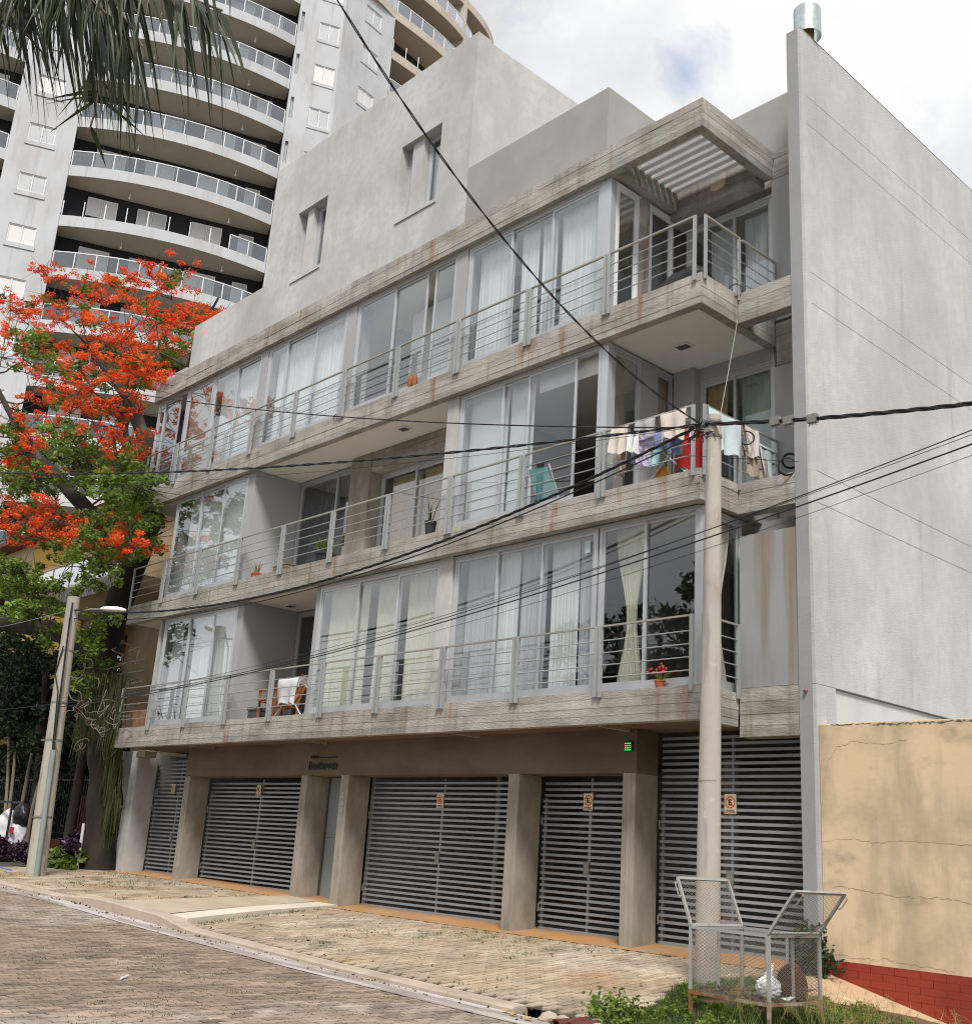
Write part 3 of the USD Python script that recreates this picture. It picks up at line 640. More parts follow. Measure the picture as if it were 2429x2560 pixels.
for a, b, px0, px1 in ((-11.30, -10.15, -11.02, -10.78), (-7.56, -6.30, -7.28, -6.93)):
    MB().box(px0, px1, 0.17, 0.40, 13.2, 14.9).build('window_pier', 'plaster_grey', B)
    MB().add([[a, 0.06, 13.17], [b, 0.06, 13.17], [b, 0.40, 13.31], [a, 0.40, 13.31], [a, 0.06, 13.10], [b, 0.06, 13.10], [b, 0.40, 13.20], [a, 0.40, 13.20]], BOXF[:, ::-1]).build('sill', 'plaster_grey', B)
    window(B, front(0.30), px1 + 0.01, b, 13.28, 14.90, ())
    window(B, front(0.30), a, px0 - 0.01, 13.28, 14.90, (), fw=0.03)
curtain(front(0.42), -6.9, -6.32, 13.3, 14.88, 'curtain_blue', 'pale blue curtain in the penthouse window nearer the blade wall', w=0.06, folds=3)
curtain(front(0.42), -10.72, -10.2, 13.3, 14.88, 'blind_beige', 'beige curtain in the penthouse window farther from the blade wall', w=0.06, folds=3)
MB().box(-12.0, -5.8, 2.0, 2.1, 12.4, 16.0).build('inner_wall', 'room_wall', B)

# tall blade wall on the right with scored lines along its side
Wt = 13.33
m = MB()
m.box(0.898, 1.085, 0.862, 16.0, -0.1, Wt)
m.build('blade_wall', 'blade_front', B)
lines = sorted([12.2, 11.72, 9.28, 8.80, 6.34, 5.90])
m = MB(); zz = [3.50] + lines + [Wt - 0.001]
m.box(1.087, 1.133, 0.860, 1.33, -0.1, 3.497)
m.box(1.087, 1.133, 0.860, 1.0, 3.503, Wt)
for a, b in zip(zz[:-1], zz[1:]):
    m.box(1.087, 1.133, 1.0, 1.0 + 0.25, a + 0.0045, b - 0.0045)
    m.box(1.087, 1.133, 1.254, 16.0, a + 0.0045, b - 0.0045)
m.build('side_render', 'side_plaster', B)
MB().box(1.0865, 1.095, 1.332, 16.0, -0.1, 3.49).box(1.0865, 1.108, 1.001, 15.99, 3.5, Wt - 0.01).build('side_recess', 'neighbour_white', B)
MB().box(0.897, 1.136, 0.861, 16.0, Wt + 0.001, Wt + 0.012).build('coping', 'parapet_grey', B)

# ground floor: piers, lintel, garage gates, entrance
for x0, x1 in ((-14.32, -14.09), (-9.82, -9.62), (-8.54, -8.30), (-4.17, -3.93), (-1.88, -1.65)):
    zb = float(zpav(x0, 0.8)) - 0.06
    m = MB().box(x0, x1, 0.80, 1.28, zb, 2.42)
    for i in range(3):
        a = x0 + (x1 - x0) * i / 3
        m.box(a + 0.002, a + (x1 - x0) / 3 - 0.002, 0.796 - R.uniform(0, .003), 0.80, zb, 2.418, tone=R.uniform(.2, .8))
    m.build('pier', 'pier_concrete', B)
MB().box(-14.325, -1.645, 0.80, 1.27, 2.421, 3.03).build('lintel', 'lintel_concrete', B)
MB().box(-17.0, -16.66, 0.80, 1.30, 0.15, 3.02).build('end_wall', 'plaster_grey', B)
MB().box(-16.66, -16.2, 0.72, 1.0, 2.86, 3.0).build('end_beam', 'pier_concrete', B)
for x in (-13.2, -9.1, -4.87, -1.78):
    MB().box(x - 0.02, x + 0.02, 0.17, 0.79, 2.985, 3.032).build('soffit_strip', 'board_concrete', B)
GY = 1.31
def gate(x0, x1, zb, zt, mid, split=2.10):
    g = group('garage_gate', B)
    n = int((zt - zb) / 0.0878)
    for i in range(n + 1):
        z = zb + 0.02 + i * 0.0878
        if z > zt - 0.01:
            break
        MB().box(x0 + 0.02, x1 - 0.02, GY + (0.03 if z > split else 0), GY + (0.03 if z > split else 0) + 0.028, z - (0.028 if i == 0 else 0.019), z + 0.019).build('slat', 'gate_steel', g)
    for x in (x0 + 0.03, mid, x1 - 0.05):
        MB().box(x, x + 0.045, GY + 0.029, GY + 0.07, zb, min(split, zt)).build('post', 'gate_steel', g)
    MB().box(mid, mid + 0.03, GY + 0.06, GY + 0.09, split + 0.01, zt).build('top_post', 'gate_steel', g)
    for x in (mid - .01,):
        MB().box(x - .03, x + .075, GY - .018, GY - .002, 1.02, 1.20).build('lock_box', 'clamp_metal', g)
    for z in (zb + .25, 1.7):
        MB().tube([(x0 + .02, GY - .012, z), (x0 + .02, GY - .012, z + .12)], .014, 8).build('hinge', 'clamp_metal', g)
    return g
gate(-16.64, -14.33, 0.33, 2.86, -15.56)
gate(-14.08, -9.83, 0.27, 2.40, -12.05)
gate(-8.29, -4.18, 0.20, 2.40, -6.32)
gate(-3.92, -1.89, 0.19, 2.40, -2.97)
gate(-1.64, 0.88, 0.20, 2.97, -0.46)
d = group('entrance_door', B)
MB().box(-9.60, -8.56, 1.33, 1.38, 0.22, 1.32).build('door_leaf', 'door_grey', d)
MB().box(-9.60, -8.56, 1.33, 1.38, 1.326, 2.42).build('door_panel', 'door_grey', d)
MB().tube([(-8.75, 1.325, 1.05), (-8.75, 1.28, 1.05), (-8.75, 1.28, 1.45), (-8.75, 1.325, 1.45)], 0.012).build('handle', 'aluminium', d)
# garage behind the gates
zz = -0.05
m = MB().box(-16.6, 0.89, 1.9, 7.0, -0.2, 0.17)
m.build('garage_floor', 'garage_dark', B)
m = MB().box(-16.9, -2.2, 7.0, 7.2, 0.1, 3.0).box(-2.2, 0.89, 7.0, 7.2, 0.1, 1.75).box(-2.2, 0.89, 7.0, 7.2, 2.55, 3.0).box(-9.9, -9.75, 1.4, 7, 0.1, 3.0).box(-8.4, -8.3, 1.4, 7, 0.1, 3.0).box(-17.0, -16.9, 1.3, 7, 0.1, 3.0)
m.build('garage_wall', 'garage_dark', B)
for x, y, r in ((-6.15, 3.2, 0.16), (-7.3, 3.6, 0.05), (-6.6, 3.9, 0.05), (-12.6, 4.5, 0.15), (-3.0, 5.0, 0.15), (-5.9, 3.0, .03)):
    MB().tube([(x, y, 0.15), (x, y, 3.02)], r, 14).build('column', 'ceiling_white', B, smooth=40)
MB().box(-3.2, 1.4, 10.6, 10.8, 0.0, 2.05).build('yard_wall', 'neighbour_white', B)

# railings
def railing(xf, u0, u1, zt, zb, name='railing', endposts=(1, 1), skip_low=0):
    g = group(name, B); w = 0.052
    for on, u in zip(endposts, (u0, u1 - w)):
        if on:
            MB(xf).box(u, u + w, -0.045, -0.012, zb + R.uniform(-.006, .006), zt).build('post', 'railing_paint', g)
    MB(xf).box(u0 + w, u1 - w, -0.046, -0.010, zt - 0.026, zt - 0.002).build('top_rail', 'rail_top', g)
    for i in range(4):
        z = zt - 0.215 - i * 0.170
        MB(xf).tube([(u0 + w * .5, -0.028, z), (u1 - w * .5, -0.028, z)], 0.0085, 6).build('rod', 'railing_paint', g)
POSTS = {3: [-16.92, -15.37, -13.69, -11.96, -10.28, -8.57, -6.89, -5.19, -3.45, -1.75, -0.055], 2: [-16.68, -15.08, -13.47, -11.80, -10.15, -8.46, -6.78, -5.10, -3.39, -1.73, -0.055],
         1: [-16.30, -14.82, -13.22, -11.58, -9.94, -8.27, -6.63, -4.97, -3.31, -1.68, -0.055]}
for k, zt, zb in ((3, 10.205, 9.165), (2, 7.26, 6.235), (1, 4.345, 3.355)):
    P = POSTS[k]
    for a, b in zip(P[:-1], P[1:]):
        railing(front(0.0), a + 0.018, b - 0.018 if b < -0.1 else b - 0.02, zt, zb)
    if k == 1:
        railing(side(0.0), 0.03, 0.84, zt, zb, 'side_railing')
    else:
        railing(side(0.0), 0.03, 0.90, zt, zb, 'side_railing')
        railing(side(0.0), 0.90, 1.84, zt, zb + 0.14, 'side_railing', (0, 1))
# soffit vents and the oval lamp under the pergola
for x, y, z in ((-1.09, 1.03, 8.835), (-7.3, 0.57, 8.835), (-11.2, 1.0, 5.93)):
    g = group('vent', B); m = MB().box(x - .13, x + .13, y - .1, y + .1, z - .022, z - .001).build('vent_frame', 'white_frame', g)
    m = MB()
    for i in range(6):
        m.box(x - .10, x + .10, y - .07 + i * .025, y - .055 + i * .025, z - .027, z - .023)
    m.build('grille', 'debris_dark', g)
e = trimesh.creation.icosphere(3, 1.0); e.apply_scale([0.15, 0.045, 0.085]); e.apply_transform(trimesh.transformations.rotation_matrix(0.0, [0, 1, 0])); e.apply_translation([-0.88, 1.615, 11.86])
MB().tri(e).build('oval_lamp', 'sign_board', B, smooth=True)
# ---------------------------------------------------------------- curtains and blinds behind the panes
def C(xf, u0, u1, z0, z1, m, label, **k):
    return curtain(xf, u0, u1, z0, z1, m, label, **k)
# lowest flats
C(F2, -14.0, -11.98, 3.5, 5.83, 'sheer_white', 'white sheer curtain in the lowest window at the left end', folds=12, amp=.02)
C(F2, -15.0, -14.55, 3.5, 5.83, 'curtain_grey', 'narrow grey curtain edge in the lowest window at the left end')
C(F2, -8.85, -7.62, 3.5, 5.83, 'curtain_cream', 'cream curtain in the lowest floor, left pane beside the drying rack')
C(F2, -7.4, -6.72, 3.5, 5.83, 'curtain_cream', 'narrow cream curtain beside a dark gap on the lowest floor')
C(F2, -6.5, -5.5, 3.5, 5.83, 'curtain_cream', 'cream curtain next to the concrete pier on the lowest floor')
C(F2, -4.95, -4.25, 3.5, 5.83, 'curtain_grey', 'grey lined curtain just right of the pier, lowest floor', folds=11)
C(F2, -4.22, -3.72, 3.5, 5.83, 'sheer_white', 'thin white curtain strip over the first mullion, lowest floor', folds=7)
C(F2, -3.7, -3.15, 3.5, 5.83, 'curtain_grey', 'pale grey curtain in the middle pane, lowest floor', folds=8)
C(F2, -3.05, -2.5, 3.5, 5.83, 'sheer_white', 'white curtain in the pane with a sticker, lowest floor', folds=8)
C(F2, -2.46, -2.03, 3.5, 5.83, 'curtain_grey', 'grey curtain strip under the small window sticker', folds=7)
C(F2, -1.80, -1.17, 3.5, 5.84, 'curtain_cream', 'cream curtain tied at its waist in the corner window', folds=7, gather=(0.55, 0.42, 0.28))
C(side(-0.115), 0.36, 0.98, 3.5, 5.82, 'curtain_cream', 'cream tied curtain in the side window behind the utility pole', folds=6, gather=(0.4, 0.42, 0.35), w=.12)
C(front(1.52), -11.35, -9.4, 3.48, 5.85, 'curtain_slate', 'dark slate curtain in the recessed lowest balcony', folds=9)
# middle floor
C(F3, -14.9, -12.2, 6.4, 8.74, 'sheer_white', 'flat white blind in the middle floor window at the left end', folds=2, amp=.01)
C(F3, -5.12, -4.17, 6.42, 8.74, 'blind_white', 'white roller blind right of the pier on the middle floor', folds=1, amp=.002)
C(F3, -4.12, -3.56, 6.42, 8.74, 'blind_white', 'narrow white roller blind on the middle floor', folds=1, amp=.002)
C(F3, -3.48, -2.1, 8.45, 8.75, 'blind_white', 'rolled up white blind above the open door, middle floor', folds=1, amp=.002)
C(side(-1.85), 0.36, 0.74, 6.4, 8.74, 'curtain_pink', 'dusty pink curtain in the side window by the laundry', folds=4, w=.14)
C(side(-1.86), 1.36, 1.75, 6.4, 8.74, 'curtain_brown', 'brown curtain in the side door by the laundry', folds=4, w=.14)
C(front(1.90), -1.36, -0.98, 6.4, 8.52, 'curtain_yellow', 'yellow topped ochre curtain behind the laundry', folds=4, w=.12, gather=(0.2, 0.3, 0.5))
C(front(1.90), -0.72, -0.1, 6.4, 8.52, 'curtain_sage', 'sage green curtain behind the laundry', folds=7, w=.12)
C(front(1.30), -11.6, -10.5, 6.4, 8.72, 'curtain_dark', 'dark curtain with wavy pale stripes, left pane of the planted balcony', folds=7)
C(front(1.30), -10.3, -9.6, 6.4, 8.72, 'curtain_dark', 'dark curtain with wavy pale stripes beside the brown pier', folds=5)
C(front(1.30), -8.7, -7.8, 6.4, 8.36, 'curtain_brown', 'brown curtain right of the brown pier, planted balcony', folds=8)
C(front(1.30), -7.68, -6.75, 6.4, 8.36, 'curtain_brown', 'tan brown curtain in the middle of the planted balcony', folds=8)
C(front(1.30), -6.65, -5.6, 6.4, 8.36, 'sheer_white', 'pale curtain behind the black flower pot', folds=8)
# top floor
C(F4, -15.42, -14.32, 9.38, 11.62, 'blind_beige', 'beige roller blind at the left end of the top floor', folds=1, amp=.002, w=.03 + .06)
C(F4, -14.15, -12.2, 9.4, 11.6, 'sheer_white', 'white sheer curtain beside the beige blind, top floor', folds=10, amp=.02)
C(F4, -11.75, -9.0, 9.4, 11.6, 'sheer_white', 'white curtain in the wide top window at the second pier', folds=20)
C(F4, -7.9, -6.5, 9.4, 11.6, 'blind_white', 'white wall-like blind in the open top window above the shoes', folds=1, amp=.002, w=.9)
C(F4, -5.1, -4.2, 9.4, 11.62, 'sheer_white', 'gathered white curtain in the left pane under the penthouse corner', folds=9)
C(F4, -4.05, -3.62, 9.4, 11.62, 'sheer_white', 'narrow white curtain in the pane under the penthouse corner', folds=5)
C(F4, -3.55, -3.2, 9.4, 11.62, 'sheer_white', 'short width of white curtain left of the pergola corner pane', folds=4)
C(F4, -3.1, -2.1, 9.4, 11.62, 'sheer_white', 'full white curtain in the pane nearest the pergola', folds=10)
C(front(1.90), -1.35, -0.85, 9.4, 11.36, 'curtain_grey', 'grey curtain in the left pane under the pergola', folds=5)
C(front(1.90), -0.70, -0.1, 9.4, 11.36, 'curtain_grey', 'grey curtain with bright slat shadows under the pergola', folds=6)

# ---------------------------------------------------------------- things on the balconies
def cloth(P0, P1, drop, m, label, cat='laundry', grp='laundry hung over the corner railing', sway=0.04, taper=1.0, back=0.35, seed=1, n=14):
    """A cloth folded over the line from P0 to P1, the outer side hanging by drop."""
    rn = np.random.default_rng(seed); P0, P1 = np.array(P0, float), np.array(P1, float)
    d = P1 - P0; out = np.array([d[1], -d[0], 0]); out /= np.linalg.norm(out)
    rows = [(-0.018, -back * drop), (-0.02, -0.03), (0.0, 0.012), (0.022, -0.03)] + [(0.03 + 0.015 * q, -0.03 - (drop - .03) * q) for q in np.linspace(.2, 1, 7)]
    P = np.zeros((n, len(rows), 3)); t = np.linspace(0, 1, n); ph = rn.uniform(0, 6)
    for j, (o, z) in enumerate(rows):
        q = min(1, max(0, -z / drop)); k = 1 - (1 - taper) * q
        tt = 0.5 + (t - 0.5) * k
        P[:, j] = P0 + tt[:, None] * d + out * (o + sway * q * np.sin(t * 11 + ph))[:, None]
        P[:, j, 2] += z + (0.07 * np.sin(t * 5 + ph) + .05 * np.sin(t * 13 + ph * 2)) * q * q * drop - .012 * np.sin(t * np.pi) * (1 - q)
        P[:, j] += out * (.012 * np.sin(t * 23 + ph * 3 + q * 4) * q)[:, None]
    return MB().sheet(P).build('laundry', m, label=label, cat=cat, grp=grp, smooth=True)
zt = 7.262
cloth((-1.55, -.028, zt), (-1.23, -.028, zt), 0.42, 'cloth_cream', 'cream towel at the left end of the laundry railing', seed=2)
cloth((-1.1, -.028, zt), (-0.74, -.028, zt), 0.28, 'cloth_grey', 'mottled grey cloth over the laundry railing', seed=3)
cloth((-0.66, -.028, zt), (-0.2, -.028, zt), 0.44, 'cloth_cream', 'large cream shirt over the railing next to the corner post', seed=4, taper=.8)
cloth((0.03, 0.10, zt), (0.03, 0.86, zt), 0.62, 'cloth_pale', 'pale blue sheet draped over the side railing behind the pole', seed=5, taper=.85)
cloth((0.03, 0.95, zt), (0.03, 1.30, zt), 0.45, 'cloth_cream', 'cream cloth on the side railing beyond the pale sheet', seed=6, taper=.6)
cloth((0.0, 1.0, 6.93), (0.0, 1.55, 6.93), 0.38, 'cloth_beige_spots', 'beige spotted bag hanging inside the side railing', seed=7, sway=.02)
rk = group('drying_rack', label='white folding drying rack standing on the laundry balcony', cat='drying rack', at=(0, 0, 0))
for y in (0.25, 0.75):
    MB().tube([(-1.15, y, 6.35), (-0.35, y, 7.1)], 0.011).build('leg', 'white_frame', rk)
    MB().tube([(-0.35, y + .02, 6.35), (-1.15, y + .02, 7.1)], 0.011).build('leg', 'white_frame', rk)
for i in range(7):
    x = -1.15 + i * .8 / 6
    MB().tube([(x, .2, 7.1), (x, .8, 7.1)], 0.006, 6).build('rung', 'white_frame', rk)
for lb, m, x0, x1, dr, y in (('red towel on the drying rack behind the corner post', 'cloth_red', -0.62, -0.12, .66, .3), ('blue cloth on the drying rack', 'cloth_blue', -0.95, -0.66, .3, .22), ('striped lilac shirt on the drying rack', 'cloth_lilac', -1.3, -0.98, .42, .15),
                             ('teal towel on the drying rack beside the orange box', 'cloth_teal', -0.75, -0.62, .7, .45), ('pale pink top hanging low at the laundry corner', 'cloth_cream', -1.66, -1.42, .6, .18)):
    cloth((x0, y, 7.12), (x1, y, 7.12), dr, m, lb, grp='laundry on the drying rack', seed=len(lb))
cloth((0.0, 0.08, 7.0), (0.0, 0.22, 7.0), .55, 'cloth_teal', 'teal cloth between the two corner posts', seed=13, grp='laundry on the drying rack')
MB().box(-0.98, -0.84, .28, .40, 6.345, 6.62).build('detergent_box', 'box_orange', label='small orange box at the foot of the drying rack', cat='box')
cloth((0.05, 0.05, 6.6), (0.05, 0.28, 6.6), .36, 'cloth_aqua', 'aqua cloth hanging below the side railing behind the pole', seed=14, taper=.5)
g = group('sun_lounger', label='bright aqua folding lounger behind the middle floor railing', cat='lounger')
MB().add([[-3.42, .35, 6.6], [-2.95, .35, 6.6], [-3.02, .12, 7.02], [-3.42, .12, 7.05], [-3.42, .37, 6.6], [-2.95, .37, 6.6], [-3.02, .14, 7.02], [-3.42, .14, 7.05]], BOXF).build('backrest', 'sheer_aqua', g)
for x in (-3.41, -2.96):
    MB().tube([(x, .36, 6.345), (x, .36, 6.62), (x, .12, 7.06)], 0.012).build('side_tube', 'white_frame', g)

def pot(name, x, y, z, r, h, m, label, leaves, lm, kind='snake', seed=1, cat='potted plant', grp='plants on the balconies'):
    g = group(name, label=label, cat=cat, grp=grp, at=(x, y, z)); rn = np.random.default_rng(seed)
    prof = np.array([[0.001, 0], [r * .72, 0], [r * .98, h * .84], [r * 1.08, h * .85], [r * 1.08, h], [r * .94, h], [r * .9, h * .86], [0.001, h * .86]])
    MB().tri(trimesh.creation.revolve(prof, sections=20)).build('pot', m, g, smooth=35)
    lv = MB()
    for i in range(leaves):
        a = rn.uniform(0, 6.28); L = rn.uniform(.6, 1) * (h * 2.0 if kind == 'snake' else h * 1.7); sp = rn.uniform(.1, .45) if kind == 'snake' else rn.uniform(.3, 1.1)
        w = .022 if kind == 'snake' else .035
        ts = np.linspace(0, 1, 5); dirv = np.array([math.cos(a), math.sin(a)])
        P = []
        for t in ts:
            o = dirv * (r * .3 + sp * L * t ** 1.4); z_ = h * .86 + L * t * (1 - .35 * sp * t)
            sd = np.array([-dirv[1], dirv[0]]) * w * (1 - t ** 2.2) * .5 + dirv * 0
            P.append([[*(o - sd), z_], [*(o), z_ - .006], [*(o + sd), z_]])
        lv.sheet(np.array(P), tone=rn.uniform(.2, .9))
    lv.build('leaves', lm, g)
    return g
pot('snake_plant', -11.55, .30, 6.345, .11, .17, 'terracotta', 'snake plant with yellow edged leaves in a terracotta pot', 14, 'sansevieria', seed=3)
pot('trough_plant', -9.15, .34, 6.345, .20, .25, 'pot_black', 'bushy plant in a black trough behind the planted balcony post', 50, 'leaf_green', 'bush', seed=4)
pot('orchid_pot', -5.85, .22, 6.345, .10, .30, 'pot_black', 'spiky plant in a tall black pot beside the concrete pier', 9, 'leaf_dark', 'snake', seed=5)
g = pot('balcony_flower', -0.72, .12, 3.445, .07, .10, 'terracotta', 'small pot of red flowers in the lowest corner window', 14, 'leaf_green', 'bush', seed=6)
m = MB()
for i in range(24):
    q = RN.normal(0, 1, 3) * [.09, .05, .05] + [0, 0, .24]; m.tri(trimesh.creation.icosphere(0, .018), trimesh.transformations.translation_matrix(q))
m.build('flowers', 'flower_red', g)
# crate, wooden chair, drying rack with a sheet, stump and dark crates
g = group('wooden_crate', label='weathered wooden crate beside the snake plant', cat='crate', at=(-11.08, .42, 6.345))
for i in range(4):
    MB().box(-.02, .52, -.02, .0, .02 + i * .06, .07 + i * .06).build('plank', 'wood_weathered', g)
    MB().box(-.02, .0, .0, .3, .02 + i * .06, .07 + i * .06).build('plank', 'wood_weathered', g)
    MB().box(.50, .52, .0, .3, .02 + i * .06, .07 + i * .06).build('plank', 'wood_weathered', g)
for i in range(3):
    MB().box(-.03, .54, -.03 + i * .12, .07 + i * .12, .262, .28).build('plank', 'wood_weathered', g)
g = group('garden_chair', label='orange wooden slatted armchair on the lowest balcony', cat='chair', at=(-10.55, .55, 3.445))
for x in (-.28, .28):
    for y in (-.25, .28):
        MB().box(x - .025, x + .025, y - .02, y + .02, 0, .58 if y < 0 else .42).build('leg', 'wood_orange', g)
    MB().box(x - .045, x + .045, -.34, .34, .58, .605).build('armrest', 'wood_orange', g)
for i in range(6):
    MB().bar((-.27, -.28 + i * .1, .38 - i * .02), (.27, -.28 + i * .1, .38 - i * .02), .08, .02).build('seat_slat', 'wood_orange', g)
for i in range(5):
    x = -.24 + i * .12
    MB().bar((x, .27, .34), (x * 1.1, .5, 1.0 - abs(i - 2) * .05), .09, .02, up=(0, -1, .3)).build('back_slat', 'wood_orange', g)
g = group('sheet_rack', label='folding drying rack with a white sheet on the lowest balcony', cat='drying rack', at=(-9.65, .5, 3.445))
for y in (-.28, .28):
    MB().tube([(-.5, y, .0), (.38, y, .72)], 0.011).build('leg', 'white_frame', g)
    MB().tube([(.45, y + .015, .0), (-.38, y + .015, .72)], 0.011).build('leg', 'white_frame', g)
for i in range(8):
    MB().tube([(-.38 + i * .11, -.3, .72 + .003 * i), (-.38 + i * .11, .3, .72 + .003 * i)], .005, 6).build('rung', 'white_frame', g)
cloth((-10.05, .2, 4.175), (-9.35, .2, 4.175), .5, 'cloth_white', 'white sheet hanging from the rack on the lowest balcony', seed=21, grp=None, sway=.05, taper=.9)
MB().box(-11.30, -10.98, .35, .62, 3.445, 3.70).box(-11.32, -10.96, .33, .64, 3.66, 3.72).build('storage_crate', 'crate_grey', label='dark grey plastic crate left of the wooden armchair', cat='crate')
st = trimesh.creation.cylinder(radius=.24, height=.42, sections=20); st.apply_translation([-15.95, .42, 3.655])
sv = np.array(st.vertices); sv[:, :2] += (meshkit.noise(sv * 9) - .5)[:, None] * .07; st.vertices = sv
MB().tri(st).build('tree_stump', 'wood_stump', label='round tree stump used as a stool at the left end balcony', cat='stump', smooth=50)
g = group('shoes', label='pair of brown shoes drying on the top floor sill', cat='shoes', at=(-6.62, .10, 9.29))
for i, x in enumerate((0, .13)):
    e = trimesh.creation.icosphere(2, 1.0); e.apply_scale([.05, .05, .15]); e.apply_translation([x, .0, .15])
    MB().tri(e).build('shoe', 'wood_orange', g, smooth=50)
e = trimesh.creation.icosphere(3, 1.0); ev = np.array(e.vertices); ev *= 1 + .35 * (meshkit.noise(ev * 2.2) - .5)[:, None]; e.vertices = np.c_[ev[:, 0] * .52 - .72, ev[:, 1] * .22 + .55, np.maximum(ev[:, 2] * .28 + 9.5, 9.283)]
MB().tri(e).build('covered_grill', 'black_plastic', label='object under a black plastic cover on the pergola balcony', cat='cover', smooth=60)
MB().box(-2.20, -2.10, .19, .195, 5.52, 5.70).build('window_sticker', 'cloth_pale', label='pale square sticker high on a lowest floor pane', cat='sticker')

for lb, m_, A, Bq, dr, sd in (('white vest with a striped front over the laundry railing', 'cloth_white', (-1.24, -.06, zt - .16), (-1.0, -.06, zt - .16), .34, 31), ('navy cloth peeking between the cream shirt and the red towel', 'cloth_blue', (-.55, .1, 7.0), (-.36, .1, 7.0), .34, 32),
                              ('small white towel over the rack above the red towel', 'cloth_white', (-.5, .33, 7.15), (-.2, .33, 7.15), .22, 33), ('violet striped top beside the mottled grey cloth', 'cloth_lilac', (-1.12, .04, 6.98), (-.86, .04, 6.98), .40, 34),
                              ('aqua shorts low on the drying rack', 'cloth_aqua', (-.98, .12, 6.82), (-.74, .12, 6.82), .25, 35), ('pale blue patterned cloth at the far end of the side railing', 'cloth_pale', (.0, 1.35, 7.1), (.0, 1.75, 7.1), .55, 36), ('dusty pink cloth beside the white vest', 'curtain_pink', (-1.45, .06, 7.05), (-1.28, .06, 7.05), .5, 37)):
    cloth(A, Bq, dr, m_, lb, grp='laundry on the drying rack', seed=sd, sway=.06, taper=.85)
# ---------------------------------------------------------------- signs and letters
def text(m, s, h, x, y, z, bold=True, spacing=None, depth=.004):
    t = meshkit.text_mesh(s, h, depth, bold); v = np.array(t.vertices)
    v = np.c_[v[:, 0], -v[:, 2], v[:, 1]]
    v[:, 0] -= (v[:, 0].min() + v[:, 0].max()) / 2
    return m.add(v + [x, y, z], t.faces)
def ring(m, x, y, z, r0, r1, a0=0, a1=360, n=40, depth=.003):
    a = np.radians(np.linspace(a0, a1, n)); o = np.c_[np.cos(a), np.sin(a)]
    P = np.stack([np.c_[x + o[:, 0] * r0, np.full(n, y), z + o[:, 1] * r0], np.c_[x + o[:, 0] * r0, np.full(n, y - depth), z + o[:, 1] * r0], np.c_[x + o[:, 0] * r1, np.full(n, y - depth), z + o[:, 1] * r1], np.c_[x + o[:, 0] * r1, np.full(n, y), z + o[:, 1] * r1]], 1)
    return m.sheet(P)
for x, z, w, lb in ((-15.72, 2.185, .155, 'no parking sign on the narrow gate at the left end'), (-12.07, 2.165, .16, 'no parking sign on the gate left of the entrance door'), (-6.317, 2.027, .175, 'no parking sign on the widest gate, right of the entrance'),
                    (-2.955, 2.05, .18, 'no parking sign on the gate under the green lamp'), (-0.435, 2.055, .185, 'no parking sign on the tall gate behind the utility pole')):
    g = group('parking_sign', label=lb, cat='sign', grp='no parking signs on the garage gates')
    y = 1.288; h = w * 1.37
    MB().box(x - w / 2, x + w / 2, y, y + .006, z - h / 2, z + h / 2).build('board', 'sign_board', g)
    m = ring(MB(), x, y, z + .02, w * .34, w * .43); a = w * .34 * .7071
    m.bar((x - a, y - .0012, z + .02 + a), (x + a, y - .0012, z + .02 - a), .003, .014, up=(1, 0, 1)); m.build('ring', 'sign_red', g)
    text(MB(), 'E', w * .40, x, y - .001, z + .02 - w * .20, depth=.006).build('letter', 'sign_black', g)
    t = text(MB(), 'PROHIBIDO', w * .092, x, y, z - h / 2 + .034, depth=.002); text(t, 'ESTACIONAR', w * .092, x, y, z - h / 2 + .012, depth=.002); t.build('lettering', 'sign_black', g)
g = group('name_sign', label='black metal name lettering above the entrance door', cat='sign')
text(MB(), 'Beethoven', .135, -9.15, .796, 2.53, depth=.012).build('lettering', 'sign_black', g)
m = text(MB(), 'Edificio', .055, -9.42, .796, 2.735, depth=.008); m.box(-9.26, -8.72, .785, .796, 2.735, 2.75); m.build('small_lettering', 'sign_black', g)
g = group('house_number', label='grey metal digits set one above another on the entrance pier', cat='house number')
for i, ch in enumerate('1686'):
    text(MB(), ch, .10, -8.43, .795, 2.02 - i * .13, depth=.006).build('digit', 'number_metal', g)
g = group('exit_lamp', label='small box lamp with glowing green dots under the balcony slab', cat='lamp')
MB().box(-1.83, -1.70, .755, .795, 2.715, 2.845).build('housing', 'sign_black', g)
m = MB()
for i in range(4):
    for j in range(4):
        m.box(-1.822 + i * .029, -1.806 + i * .029, .748, .7545, 2.726 + j * .029, 2.742 + j * .029)
m.build('dots', 'led_green', g)
MB().box(-16.6, -16.43, 1.285, 1.29, 2.06, 2.19).build('small_plaque', 'plaque_teal', label='small greenish plaque on the narrow left gate', cat='sign')

